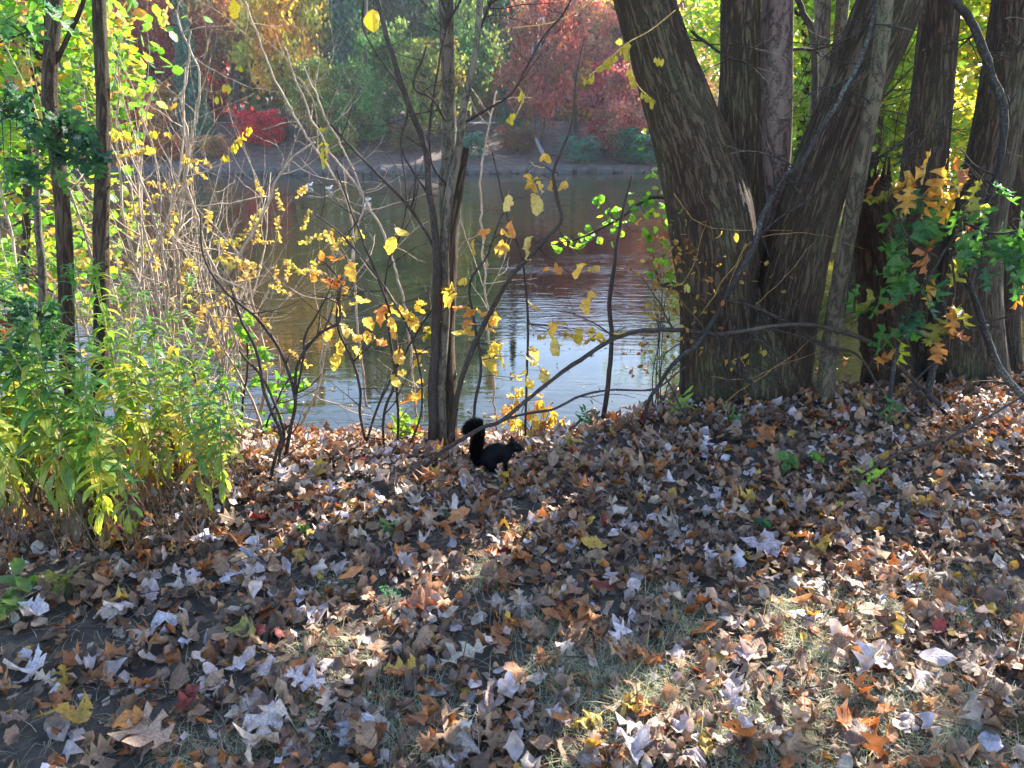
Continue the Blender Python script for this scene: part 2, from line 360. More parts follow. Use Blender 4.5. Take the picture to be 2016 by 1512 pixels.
mb = MB(); mb.raw(*grid(-16, 22, -12, 12, 260, 240, ground_h)); ground = mb.build('ground', M_soil, kind='structure')

# far shore
def far_y(x): return 37 + 0.8 * np.sin(x * 0.17) + 0.012 * (x + 4) ** 2 * 0.2
def far_h(x, y):
    d = y - far_y(x) + 0.5 * vnoise(x * 0.5, y * 0.5, 0, 3)
    z = WATER - 0.4 + 0.75 * sstep(0, 0.8, d) + 1.9 * sstep(1.0, 9, d) + 0.35 * sstep(9, 30, d) * (d - 9) * 0.25
    return z + 0.06 * vnoise(x * 1.5, y * 1.5, 0, 4)
M_litter = plain('bank_litter', (0.10, 0.07, 0.06), noise=0.55, scale=3.0)
mb = MB(); mb.raw(*grid(-90, 95, 35.5, 130, 220, 150, far_h, py=1.8)); mb.build('far_bank', M_litter, kind='structure')
# right shore
def rs_h(x, y):
    e = 13.2 + 0.5 * np.sin(x * 0.9); d = np.minimum(y - e, (x - .27 * y - .8) * 1.5)
    return WATER - 0.5 + 0.75 * sstep(0, 0.9, d) + 0.03 * np.clip(d, 0, 18)
M_rlit = plain('right_bank_litter', (0.2, 0.15, 0.06), noise=0.5, scale=4.0)
mb = MB(); mb.raw(*grid(2.6, 60, 11, 42, 160, 110, rs_h)); mb.build('right_bank', M_rlit, kind='structure')
# lake
m, nt, out = new_mat('lake_water'); tc = N(nt, 'ShaderNodeTexCoord')
mp = N(nt, 'ShaderNodeMapping', {0: tc.outputs['Object'], 3: (1.1, 4.4, 1)})
w1 = N(nt, 'ShaderNodeTexNoise', {'Vector': mp.outputs[0], 'Scale': 2.2, 'Detail': 3.0, 'Roughness': 0.55, 'Distortion': 0.4})
mp2 = N(nt, 'ShaderNodeMapping', {0: tc.outputs['Object'], 3: (0.3, 0.8, 1)})
w2 = N(nt, 'ShaderNodeTexNoise', {'Vector': mp2.outputs[0], 'Scale': 1.0, 'Detail': 2.0})
amp = N(nt, 'ShaderNodeMapRange', {0: w2.outputs[0], 1: 0.4, 2: 0.6, 3: 0.12, 4: 1.0})
hh = N(nt, 'ShaderNodeMath', {0: w1.outputs[0], 1: amp.outputs[0]}, operation='MULTIPLY')
bp = N(nt, 'ShaderNodeBump', {'Strength': 0.75, 'Distance': 0.012, 'Height': hh.outputs[0]})
pb = N(nt, 'ShaderNodeBsdfPrincipled', {'Base Color': (0.012, 0.012, 0.007, 1), 'Roughness': 0.03, 'IOR': 1.33, 'Normal': bp.outputs[0]})
nt.links.new(pb.outputs[0], out.inputs[0]); M_water = m
mb = MB(); mb.raw([(-100, 4.0, WATER), (100, 4.0, WATER), (100, 60, WATER), (-100, 60, WATER)], [[0, 1, 2], [0, 2, 3]], (1, 1, 1)); mb.build('water', M_water, kind='structure')

# ------------------------------------------------------------------ far side: path, wall, house
M_path = plain('pale_asphalt', (0.42, 0.42, 0.45), noise=0.15)
mb = MB(); xs = np.linspace(-40, 12, 60); ys = far_y(xs) + 10.0
V = []; [V.extend([(x, y, float(far_h(x, y)) + .10), (x, y + 3.2, float(far_h(x, y + 3.2)) + .10)]) for x, y in zip(xs, ys)]
mb.raw(V, [[i * 2, i * 2 + 2, i * 2 + 3] for i in range(59)] + [[i * 2, i * 2 + 3, i * 2 + 1] for i in range(59)]); mb.build('far_path', M_path, kind='structure')
M_stone = plain('shore_stone', (0.06, 0.06, 0.06), noise=0.4, scale=3)
def rock_mb(c, r, seed):
    u = np.linspace(0, math.pi, 6); vth = np.linspace(0, 2 * math.pi, 9, endpoint=False); V = []
    for a in u:
        for b in vth: V.append((math.sin(a) * math.cos(b), math.sin(a) * math.sin(b) * .8, math.cos(a) * .6))
    V = np.array(V); V *= (1 + 0.3 * vnoise(V[:, 0] * 2, V[:, 1] * 2, V[:, 2] * 2 + seed, seed))[:, None]
    T = []
    for i in range(5):
        for j in range(9): a, b = i * 9 + j, i * 9 + (j + 1) % 9; T += [[a, a + 9, b + 9], [a, b + 9, b]]
    return V * r + np.array(c), T
xk = -22.0; k = 0
while xk < 14 and k < 46:
    r = random.uniform(.22, .5); y = float(far_y(xk)) + random.uniform(0.1, .5)
    mb = MB(); V, T = rock_mb((0, 0, 0), r, k); mb.raw(V, T); o = mb.build('shore_stone', M_stone, smooth=False); o.location = (xk, y, WATER + .08)
    tag(o, 'dark stone lying along the waterline of the far shore', 'stone', 'stones along the far waterline'); xk += random.uniform(.6, 1.1); k += 1
hs = thing('house', 'pale blue grey house half hidden behind the red maples across the water', 'house', (2.4, 63, 4.2))
M_side = plain('pale_siding', (0.50, 0.58, 0.68), noise=0.08); M_roof = plain('roof_shingle', (0.12, 0.12, 0.14), noise=0.3); M_glass = plain('window_glass', (0.05, 0.06, 0.08), rough=0.1, spec=0.8, noise=0.05)
M_trim = plain('white_trim', (0.75, 0.75, 0.75), noise=0.05)
MB().box((2.4, 63, 5.6), (9, 6, 8.4)).build('wall', M_side, hs, smooth=False)
mb = MB(); a, b = 9.8, 12.4; X0, X1, Y0, Y1 = -2.5, 7.3, 59.6, 66.4
mb.raw([(X0, Y0, a), (X1, Y0, a), (X1, 63, b), (X0, 63, b), (X0, Y1, a), (X1, Y1, a)], [[0, 1, 2], [0, 2, 3], [3, 2, 5], [3, 5, 4], [0, 3, 4], [1, 5, 2], [0, 4, 5], [0, 5, 1]]); mb.build('roof', M_roof, hs, smooth=False)
for wx in (-.9, 1.3, 3.5, 5.7):
    for wz in (5.2, 8.1):
        wo_ = MB().box((wx, 59.97, wz), (1.1, .1, 1.6)).build('window', M_trim, hs, smooth=False)
        g = MB().box((wx, 59.89, wz), (.86, .06, 1.34)).mesh('pane', M_glass, hs.location, False); go = bpy.data.objects.new('pane', g); COL.objects.link(go); go.parent = wo_

# ------------------------------------------------------------------ far trees
def crown_template(kind, n, leaf, seed):
    r = np.random.default_rng(seed); P_ = []
    if kind == 'round':
        k = 55; c = r.normal(size=(k, 3)); c /= np.linalg.norm(c, axis=1)[:, None]; c *= (r.random(k) ** .4)[:, None] * np.array([1, 1, .95]); c[:, 2] -= 0.05
        s = r.uniform(.08, .22, k)
        for i in range(n):
            j = r.integers(k); P_.append(c[j] + r.normal(size=3) * s[j] * np.array([1, 1, .55]))
    else:
        for i in range(n):
            z = r.random() ** 1.25; tier = (z * 13) % 1; rr = (1 - z) * .48 * (0.55 + .6 * (1 - tier)); a = r.uniform(0, 6.283); b = (r.integers(9) + r.normal() * .18) * .7
            q = rr * r.random() ** .5; P_.append((math.cos(b) * q, math.sin(b) * q, z * 2 - 1 - q * .25 + r.normal() * .02))
    L = np.array(P_); M = rand_rots(n) * (leaf * r.uniform(.6, 1.4, n))[:, None, None]
    hu = vnoise(L[:, 0] * 2.2, L[:, 1] * 2.2, L[:, 2] * 3 + 9, seed + 3); sh = (1.35 + .5 * vnoise(L[:, 0] * 3.5, L[:, 1] * 3.5, L[:, 2] * 4.5, seed))[:, None] * r.uniform(.6, 1.35, n)[:, None] * np.array([[1, 1, 1]]) * np.stack([r.uniform(.9, 1.15, n) * (1 + .5 * hu), 1 - .15 * hu, r.uniform(.8, 1.1, n)], -1)
    mb = MB(); mb.batch(*DIAMOND, M, L, sh); return mb.mesh('crown', M_far, smooth=False)
CT = [crown_template('round', 9000, .085, 1), crown_template('round', 7000, .095, 2), crown_template('round', 10000, .075, 3)]
CC = [crown_template('conifer', 11000, .06, 4)]
M_ftrunk = plain('far_trunk', (0.07, 0.055, 0.05), noise=0.3, attr=True)
def far_tree(name, label, cat, x, y, z, H, R, color, kind='round', base=0.35, group=None, trunk_r=.14, zs=1.0):
    t = thing(name, label, cat, (x, y, z), group)
    mb = MB(); top = H * .8; pts = [np.array([x, y, z - .3]) + np.array([.3 * math.sin(q * 2 + x) * q, 0, (top + .3) * q]) for q in np.linspace(0, 1, 7)]
    mb.tube(pts, np.linspace(trunk_r, trunk_r * .3, 7), 7)
    if kind == 'round':
        for q in range(7):
            a = random.uniform(0, 6.28); i = random.randint(2, 5); p = pts[i]; e = p + np.array([math.cos(a) * R * .7, math.sin(a) * R * .7, R * .5])
            mb.tube([p, (p + e) / 2 + np.array([0, 0, .1 * R]), e], [trunk_r * .45, trunk_r * .3, trunk_r * .1], 5)
    mb.build('trunk', M_ftrunk, t)
    hz = H * (1 - base) / 2
    me = random.choice(CT if kind == 'round' else CC)
    Mx = Matrix.Translation((x, y, z + H - hz)) @ Matrix.Rotation(random.uniform(0, 6.28), 4, 'Z') @ Matrix.Diagonal((R, R, hz * zs, 1))
    instance('crown', me, t, Mx, color); return t
RED = (.24, .04, .03); CRIM = (.28, .06, .08); ORG = (.36, .13, .035); YEL = (.36, .27, .05); OLV = (.17, .18, .04); GRN = (.08, .15, .05); TEAL = (.06, .14, .11); PINK = (.28, .12, .10); TAN = (.30, .17, .08); YG = (.13, .19, .02)
def fx(px, Y): return (px - 1008) / F * Y / CP * 1.0
rows = [(150, 40.5, 6, 2.0, TAN, 'tan bushy tree low across the water at the left trunks', 'round', .02), (1060, 41.5, 7.6, 1.9, (.2, .06, .05), 'dusky red maple across the water just left of the crimson maple', 'round', .12), (1010, 46, 10, 2.4, TEAL, 'tall dark conifer across the water in front of the pale house', 'conifer', .02), (1215, 40.5, 4.4, 1.7, PINK, 'low pink red maple at the far waterline', 'round', .05),
 (340, 40.2, 4.6, 1.6, ORG, 'small orange tree at the far waterline below the deep red tree', 'round', .05), (870, 41.5, 5.8, 1.8, OLV, 'low olive tree across the water right behind the centre trunk', 'round', .1), (740, 40.6, 4.2, 1.5, GRN, 'low green tree at the far waterline left of the centre trunk', 'round', .02), # px, Y, H, R, colour, words, kind, base
 (70, 44, 9, 3.2, OLV, 'olive green broad tree at far left across the water', 'round', .15),
 (215, 45, 10.5, 3.0, ORG, 'orange brown tree across the water behind the left trunks', 'round', .2),
 (290, 41.5, 7, 2.0, GRN, 'dark green leafy tree across the water beside the deep red tree', 'round', .05),
 (385, 46, 9.5, 2.6, RED, 'deep red tree across the water above the pale path', 'round', .2),
 (450, 42, 8.6, 2.2, TEAL, 'dark narrow conifer across the water right of the deep red tree', 'conifer', .05),
 (530, 47, 10, 2.6, TAN, 'rusty tan tree across the water above the red bush', 'round', .3),
 (610, 43, 9.2, 2.3, YEL, 'gold and olive tree leaning over the pale path across the water', 'round', .22),
 (665, 41, 4.6, 1.5, OLV, 'low olive tree hanging over the far bank', 'round', .2),
 (725, 45, 12, 3.0, TEAL, 'tall blue green conifer across the water', 'conifer', .1),
 (790, 43, 6.2, 1.7, GRN, 'mid green tree across the water left of the centre trunk', 'round', .15),
 (850, 49, 11, 2.5, (.06, .10, .06), 'loose grey green tree across the water behind the centre trunk', 'round', .3),
 (925, 44, 8.2, 1.9, GRN, 'dark green tree across the water just right of the centre trunk', 'round', .18),
 (990, 50, 10, 2.2, (.08, .08, .03), 'dull olive tree across the water beside the pale house', 'round', .35),
 (1120, 44, 8.4, 2.1, PINK, 'pinkish red maple across the water in front of the pale house', 'round', .34),
 (1190, 42, 5.2, 2.0, CRIM, 'crimson maple low over the far bank beside the big trunk', 'round', .18),
 (1240, 47, 10, 2.9, (.19, .08, .06), 'tall russet maple across the water behind the crimson maple', 'round', .25),
 (1310, 43, 5.2, 1.8, TAN, 'tan orange tree across the water at the big trunk edge', 'round', .1)]
for px, Y, H, R, cl, wd, kd, bs in rows:
    x = fx(px, Y); far_tree('conifer_tree' if kd == 'conifer' else 'autumn_tree', wd, 'tree', x, Y, float(far_h(x, Y)), H, R, cl, kd, bs)
WOOD = ['olive tree', 'dark green tree', 'tan brown tree', 'blue green tall tree', 'orange tree', 'mid green tree', 'yellow tree', 'dark red tree', 'dull olive tree']
cols = [OLV, GRN, TAN, TEAL, ORG, GRN, YEL, RED, OLV]
for k in range(26):
    Y = 54 + (k % 3) * 6; x = -44 + k * 3.3 + random.uniform(-1, 1)
    if abs(x - 2.4) < 3.2 and Y < 68: continue
    H = random.uniform(14, 17) + (k % 3) * 1.6
    if k in (0, 1, 2, 3, 4, 15, 16, 17): H = 8.5
    far_tree('autumn_tree', WOOD[k % 9] + (' in the far wood, left third' if k < 9 else ' in the far wood behind the middle of the bank' if k < 18 else ' in the far wood, right third'), 'tree', x, Y, float(far_h(x, Y)), H, random.uniform(3.8, 5.2), tuple(np.array(cols[k % 9]) * .9), 'conifer' if k % 5 == 3 else 'round', .02, 'trees in the wood behind the far bank')
shr = [(205, 39.5, 1.6, ORG, 'orange bush on the far bank at the left trunks'), (300, 39.3, 1.3, TAN, 'tan bush on the far bank left of the path'), (565, 41.2, 1.6, (.42, .02, .03), 'bright red bush on the far bank below the pale path'),
       (480, 40, 1.0, TAN, 'small russet bush on the far bank left of the red bush'), (700, 39.6, 1.2, OLV, 'olive bush on the far bank right of the red bush'), (930, 39.7, 1.2, TEAL, 'blue green bush on the far bank right of the centre trunk'),
       (1020, 41, 1.3, (.14, .07, .04), 'brown bush on the far bank above the pale log'), (1130, 39.3, 1.2, TEAL, 'blue green bush at the far waterline near the crimson maple'), (1240, 39.0, 1.6, (.03, .10, .07), 'broad teal bush at the far waterline beside the big trunk'),
       (1290, 40.2, 1.7, ORG, 'orange bush on the far bank beside the big trunk'), (1175, 41.3, 1.4, CRIM, 'crimson bush on the far bank under the crimson maple'), (820, 40.5, 1.2, (.12, .09, .04), 'dull brown bush on the far bank left of the centre trunk'), (400, 40.2, 1.1, ORG, 'rusty bush on the far bank under the deep red tree')]
for px, Y, R, cl, wd in shr:
    x = fx(px, Y); z = float(far_h(x, Y)); t = thing('bush', wd, 'bush', (x, Y, z))
    mb = MB()
    for q in range(6): grow(mb, (x, Y, z), rng.normal(0, .5, 3) + np.array([0, 0, 1.2]), R * 1.1, .03, 1, 4, kids=3)
    mb.build('stem', M_ftrunk, t)
    instance('foliage', CT[1], t, Matrix.Translation((x, Y, z + R * .62)) @ Matrix.Diagonal((R * .8, R * .8, R * .62, 1)), cl)
# pale log and bare trunks on the far bank
M_grey = plain('grey_wood', (0.2, 0.19, 0.21), noise=0.3)
mb = MB(); p, r = path([(1090, 335, 38.6, 7), (1068, 300, 39.6, 8), (1050, 262, 41, 5)], .3); mb.tube(p, r, 8); tag(mb.build('fallen_log', M_grey), 'pale grey log leaning down the far bank', 'log')
for i, px in enumerate((1050, 715, 870, 1170)):
    mb = MB(); Y = 41 + i; p, r = path([(px, 290, Y, 9), (px + 3, 150, Y, 8), (px + 6, -40, Y, 6)], .5); mb.tube(p, r, 8, bark=.02)
    w_ = ['bare dark trunk on the far bank above the pale log', 'dark trunk on the far bank under the tall conifer', 'dark trunk on the far bank right behind the centre tree', 'dark bare trunk on the far bank under the crimson maple'][i]
    t = thing('bare_tree', w_, 'tree', p[0]); mb.build('trunk', M_ftrunk, t)
# white water birds
M_bird = plain('white_feather', (0.8, 0.8, 0.8), noise=0.05); M_beak = plain('beak', (0.7, 0.3, 0.03)); M_dark = plain('dark_feather', (0.25, 0.25, 0.27), noise=.1)
for px, py, wd in ((648, 374, 'white gull floating mid lake, middle of three'), (722, 396, 'white gull floating on the lake, nearest of three'), (610, 367, 'white gull floating farthest left on the lake')):
    Y = (CAM_H - WATER) / math.tan(PITCH + math.atan((py - 756) / F)); p = P(px, py, Y); t = thing('gull', wd, 'bird', (p[0], p[1], WATER))
    S_ = .62; b = np.array([p[0], p[1], WATER + .03]); rz = random.choice([-1, 1])
    mb = MB(); mb.tube([b + S_ * np.array([-.22 * rz, 0, .07]), b + S_ * np.array([-.12 * rz, 0, .04]), b + S_ * np.array([0, 0, .03]), b + S_ * np.array([.1 * rz, 0, .06]), b + S_ * np.array([.13 * rz, 0, .13]), b + S_ * np.array([.17 * rz, 0, .19]), b + S_ * np.array([.21 * rz, 0, .18])],
                       [S_ * q_ for q_ in (.01, .05, .07, .06, .035, .036, .02)], 10); mb.build('body', M_bird, t)
    mb = MB(); mb.tube([b + S_ * np.array([.21 * rz, 0, .18]), b + S_ * np.array([.26 * rz, 0, .17])], [.009, .002], 6); mb.build('beak', M_beak, t)
    for sy in (-1, 1):
        mb = MB(); mb.tube([b + S_ * np.array([.06 * rz, sy * .06, .07]), b + S_ * np.array([-.08 * rz, sy * .07, .09]), b + S_ * np.array([-.24 * rz, sy * .02, .10])], [.016, .022, .004], 6); mb.build('wing', M_dark, t)

# ------------------------------------------------------------------ right shore maples (bright, sunlit from behind)
def leaf_cloud(mb, centers, n, sig, tmpl, size, cols, clump=0.3, cull=None):
    centers = np.asarray(centers, float); j = rng.integers(len(centers), size=n); L = centers[j] + rng.normal(size=(n, 3)) * np.asarray(sig)
    if cull is not None: L = L[cull(L)]
    n = len(L); M = rand_rots(n)
    down = rots(n, .7, .5); k = rng.random(n) < .5; M[k] = down[k]
    M = M * (size * rng.uniform(.65, 1.25, n))[:, None, None]
    cl = np.array(cols)[rng.integers(len(cols), size=n)] * rng.uniform(.75, 1.2, (n, 1))
    mb.batch(*tmpl, M, L, cl); return mb
LIME = [(.19, .33, .04), (.25, .37, .05), (.15, .27, .03), (.38, .38, .06)]
GOLD = [(.55, .42, .08), (.6, .5, .1), (.45, .42, .07)]
rm = [(5.3, 14.6, 6.5, 2.2, LIME, 'lime green maple beyond the inlet, seen left of the second stem'), (6.3, 13.8, 6.0, 2.0, LIME, 'yellow green maple beyond the inlet between the big stems'), (8.3, 15.5, 7.0, 2.4, GOLD + LIME[:1], 'golden yellow maple beyond the inlet at the right'),
      (10.6, 15, 6.6, 2.3, LIME + GOLD, 'lime and gold maple beyond the inlet at the far right'), (6.9, 18.5, 9, 3.2, LIME, 'tall yellow green maple set back beyond the inlet'), (11.5, 20, 9, 3.4, GOLD, 'tall golden maple set back at the far right')]
for x, y, H, R, cl, wd in rm:
    z = float(rs_h(x, y)); t = thing('maple_tree', wd, 'tree', (x, y, z)); mb = MB(); pts = spline([(x, y, z - .3), (x + .1, y, z + H * .3), (x - .1, y, z + H * .6), (x, y, z + H * .9)], 14)
    mb.tube(pts, np.linspace(.13, .03, 14), 9, bark=.008)
    cen = []
    for q in range(26):
        a = random.uniform(0, 6.28); h = random.uniform(.16, .95); i = int(h * 12); rr = R * random.uniform(.4, 1) * (1 - .5 * abs(h - .5)); e = pts[i] + np.array([math.cos(a) * rr, math.sin(a) * rr, random.uniform(-.4, .6)])
        mb.tube(spline([pts[i], (pts[i] + e) / 2 + np.array([0, 0, .2]), e], 6), np.linspace(.035, .008, 6), 4, cap=False)
        cen += [pts[i] * .35 + e * .65, e, e + rng.normal(0, .3, 3)]
    mb.build('trunk', M_bark, t)
    mb = MB(); leaf_cloud(mb, cen, 7500, (.42, .42, .30), MAPLE6, .14, cl); mb.build('crown', M_green, t)

# ================================================================== BIG MULTI-STEM MAPLE
YB = 4.45
tree = thing('maple_tree', 'huge old maple with four dark stems rising from one broad base', 'tree', P(1475, 800, YB))
def stem(parent, ctrl, mat, n=40, bark=.012, bf=(13, 1.6), seed=0, step=.03, name='trunk', flare=None, wig=0, label=None, ext=None):
    if ext: ctrl = list(ctrl) + ext
    p, r = path(ctrl, step, wig, seed); mb = MB(); mb.tube(p, r, n, bark=bark, bf=bf, seed=seed, flare=flare); o = mb.build(name, mat, parent)
    if label: o['label'] = label
    return p, r
SA, rA = stem(tree, [(1412, 850, 4.42, 150), (1412, 760, 4.40, 148), (1412, 620, 4.38, 150), (1405, 480, 4.36, 165), (1378, 340, 4.34, 150), (1325, 180, 4.3, 125), (1268, 0, 4.25, 112), (1200, -250, 4.2, 100), (1120, -650, 4.2, 80)], M_bark, 150, .008, (22, 2.6), 1, .015, flare=(.35, .3, 5))
stem(tree, [(1468, 850, 4.62, 150), (1462, 700, 4.6, 130), (1450, 500, 4.58, 112), (1453, 380, 4.56, 96), (1456, 200, 4.55, 82), (1459, 0, 4.55, 76), (1462, -300, 4.6, 66), (1440, -800, 4.8, 50)], M_bark, 100, .006, (20, 1.8), 2, .02, label='greenish brown second stem with long bark strips')
stem(tree, [(1530, 850, 4.72, 90), (1520, 700, 4.70, 80), (1510, 520, 4.7, 72), (1523, 300, 4.68, 66), (1528, 120, 4.66, 62), (1530, 0, 4.66, 60), (1535, -300, 4.7, 54), (1570, -800, 4.8, 40)], M_smooth, 80, .006, (10, .8), 3, .02, label='smoother violet grey stem with a long dark crack').__class__
for o in tree.children:
    if o.get('label', '').startswith('smoother'): o.color = (1.25, 1.05, 1.25, 1)
SDp, rD = stem(tree, [(1530, 850, 4.42, 132), (1532, 760, 4.4, 118), (1546, 620, 4.38, 118), (1575, 480, 4.38, 118), (1620, 340, 4.38, 118), (1680, 180, 4.4, 114), (1752, 0, 4.42, 118), (1840, -220, 4.5, 100), (2020, -650, 4.8, 80)], M_bark, 150, .008, (22, 2.6), 4, .015, flare=(.3, .18, 4))
# dark hollow between the stems is filled by the joined butt
stem(tree, [(1474, 860, 4.5, 262), (1474, 790, 4.5, 236), (1474, 700, 4.5, 205), (1474, 600, 4.52, 150), (1474, 540, 4.55, 60)], M_bark, 150, .010, (20, 2.6), 6, .02, name='trunk_base', flare=(.2, .14, 6))
for i, (a, b, c_, d) in enumerate([((1385, 770), (1350, 815), 40, 14), ((1590, 765), (1640, 815), 36, 12), ((1530, 790), (1560, 835), 36, 14), ((1430, 795), (1420, 838), 40, 16)]):
    g = P(b[0], b[1], 4.25); mb = MB(); p0 = P(a[0], a[1], 4.38); p3 = np.array([g[0] * 1.02, 4.1, float(ground_h(g[0], 4.1)) - .01])
    pts = spline([p0, (p0 + p3) / 2 + np.array([0, -.03, -.02]), p3], 14); mb.tube(pts, np.linspace(.095, .03, 14), 18, bark=.005, seed=i); mb.build('root', M_bark, tree)

# slender leaning pole in front
t = thing('slender_tree', 'slender grey leaning tree in front of the big maple right stem', 'tree', P(1620, 822, 4.1))
pE, rE = stem(t, [(1618, 835, 4.1, 40), (1625, 760, 4.1, 33), (1640, 640, 4.1, 31), (1662, 500, 4.1, 30), (1690, 350, 4.1, 29), (1718, 200, 4.1, 29), (1738, 60, 4.1, 29), (1755, -100, 4.1, 28), (1800, -500, 4.3, 28)], M_smooth, 32, .002, (16, 6), 7, .02)
t.children[0].color = (.85, .82, .74, 1)
# broken dead trunk
t = thing('dead_tree', 'broken dead trunk with flaking dark bark and jagged top right of the leaning pole', 'tree', P(1745, 800, 4.6))
p, r = path([(1765, 850, 4.6, 110), (1750, 760, 4.6, 92), (1738, 640, 4.6, 80), (1732, 520, 4.6, 82), (1722, 420, 4.6, 76), (1722, 375, 4.6, 66), (1728, 350, 4.6, 30)], .012)
mb = MB(); mb.tube(p, r, 70, bark=.022, bf=(16, 14), seed=11, flare=(.4, .3, 5)); mb.build('trunk', M_bark, t).color = (.75, .62, .55, 1)
mb = MB()
for k in range(9):
    a = k * .7; q = p[-8] + np.array([math.cos(a) * .07, math.sin(a) * .07, 0]); mb.tube([q, q + np.array([rng.normal(0, .012), 0, random.uniform(.05, .16)])], [.018, .002], 5)
mb.build('splinter', M_bark, t).color = (.9, .7, .6, 1)
# right hand trunks
G = thing('right_tree', 'straight brown trunk standing right of the broken dead trunk', 'tree', P(1790, 800, 4.9))
stem(G, [(1785, 850, 4.9, 150), (1790, 770, 4.9, 118), (1797, 640, 4.9, 96), (1808, 480, 4.9, 84), (1822, 300, 4.9, 76), (1840, 130, 4.9, 72), (1852, 0, 4.9, 70), (1875, -250, 4.9, 62), (1920, -800, 5.0, 45)], M_bark, 100, .006, (24, 3), 12, .02, flare=(.4, .25, 5))
H_ = thing('right_tree', 'broad leaning trunk at the right behind the green and orange oak leaves', 'tree', P(1895, 790, 4.7))
stem(H_, [(1900, 850, 4.7, 215), (1897, 770, 4.7, 165), (1897, 650, 4.7, 132), (1912, 500, 4.75, 108), (1948, 330, 4.8, 92), (1975, 180, 4.85, 86), (1998, 0, 4.9, 78), (2025, -250, 4.9, 70), (2060, -800, 5.0, 50)], M_bark, 110, .007, (22, 2.6), 13, .02, flare=(.45, .35, 4))
for k, (x0, y0) in enumerate(((1820, 800), (1960, 795), (1990, 775))):
    p3 = P(x0, y0 + 25, 4.45); p0 = P(1895 + (x0 - 1895) * .4, 750, 4.68); mb = MB(); p3[2] = float(ground_h(p3[0], p3[1])); mb.tube(spline([p0, (p0 + p3) / 2 + np.array([0, 0, -.03]), p3], 12), np.linspace(.07, .02, 12), 16, bark=.005, seed=k); mb.build('root', M_bark, H_)
t = thing('right_tree', 'dark trunk at the right frame edge behind the hanging dead branch', 'tree', P(2020, 760, 5.4))
stem(t, [(1985, 800, 5.6, 70), (1978, 640, 5.6, 52), (1990, 450, 5.6, 50), (2005, 250, 5.6, 52), (2010, 0, 5.6, 56), (2020, -500, 5.6, 44)], M_bark, 50, .006, (16, 2), 14, .03)
t = thing('right_tree', 'thin pale orange brown trunk low at the right edge catching the sun', 'tree', P(1975, 760, 6.6))
stem(t, [(1982, 780, 6.5, 34), (1985, 680, 6.5, 30), (1992, 560, 6.5, 28), (2003, 420, 6.5, 26), (2018, 200, 6.5, 24), (2030, -100, 6.5, 22)], M_smooth, 24, .003, seed=15)
t = thing('back_tree', 'lichen grey trunk seen between the violet stem and the right leaning stem', 'tree', P(1618, 600, 6.4))
stem(t, [(1560, 690, 6.4, 32), (1585, 500, 6.4, 33), (1602, 330, 6.4, 33), (1613, 180, 6.4, 33), (1620, 0, 6.4, 32), (1630, -400, 6.4, 34)], M_smooth, 30, .004, (14, 3), 16, .03)
stem(t, [(1622, 190, 6.4, 20), (1650, 90, 6.4, 22), (1662, -40, 6.4, 24)], M_smooth, 16, .002, seed=17, name='branch')
t = thing('back_tree', 'thin dark crooked stem beside the lichen grey trunk', 'tree', P(1600, 600, 6.0))
stem(t, [(1585, 640, 6.0, 15), (1598, 400, 6.0, 14), (1603, 200, 6.0, 13), (1600, 70, 6.0, 14), (1580, 25, 6.0, 12), (1562, -30, 6.0, 10)], M_twig, 12, .001, seed=18, wig=.006)

# ------------------------------------------------------------------ overhead crowns of these trees (above the frame, shade the bank)
LIT = [(1500, 1185, .36, .17, .8), (1395, 1290, .32, .15, .8), (1600, 1130, .2, .14, .6), (1230, 1400, .2, .08, .7), (1700, 1330, .16, .06, .7), (1050, 1250, .14, .05, .6), (600, 1220, .14, .05, .5), (1300, 1060, .16, .06, .5), (990, 1105, .22, .06, .5), (1970, 890, .26, .08, .3), (1560, 1110, .16, .07, .6), (620, 955, .5, .10, 0), (1130, 1010, .14, .05, .5), (1440, 890, .2, .05, .3), (1150, 890, .3, .06, .2), (720, 1150, .16, .04, .3),
       (760, 1290, .13, .04, .4), (1300, 1420, .2, .05, .6), (1640, 1400, .12, .04, .7), (450, 1090, .16, .04, .1), (860, 1420, .12, .04, .4)]
lits = []
for px, py, a, b, ro in LIT:
    Y = CAM_H / math.tan(PITCH + math.atan((py - 756) / F)); q = P(px, py, Y); lits.append((q[0], q[1], a, b, ro))
def sun_open(L):                            # unseen crowns are shaped: leaves cut out so sun hits chosen ground patches
    h = L[:, 2] / SD.z; gx = L[:, 0] - SD.x * h; gy = L[:, 1] - SD.y * h; keep = np.ones(len(L), bool)
    for cx, cy, a, b, ro in lits:
        c_, s_ = math.cos(ro), math.sin(ro); a = a * 1.45 + .14; b = b * 1.4 + .16; u = (gx - cx) * c_ + (gy - cy) * s_; v = -(gx - cx) * s_ + (gy - cy) * c_; keep &= (u / a) ** 2 + (v / b) ** 2 > 1 + .3 * vnoise(gx * 9, gy * 9, 0, 5)
    keep &= ~((gx < 0.9) & (gy > 2.9 + .35 * gx)) | (rng.random(len(L)) < .06); keep &= (gx > -3.3) | (rng.random(len(L)) < .1)
    keep &= (L[:, 2] > CAM_H + L[:, 1] * .19 + .35)
    return keep
offx, offy = SD.x / SD.z, SD.y / SD.z
CAN = [(.42, .34, .05), (.20, .24, .03), (.32, .16, .03), (.15, .2, .03)]
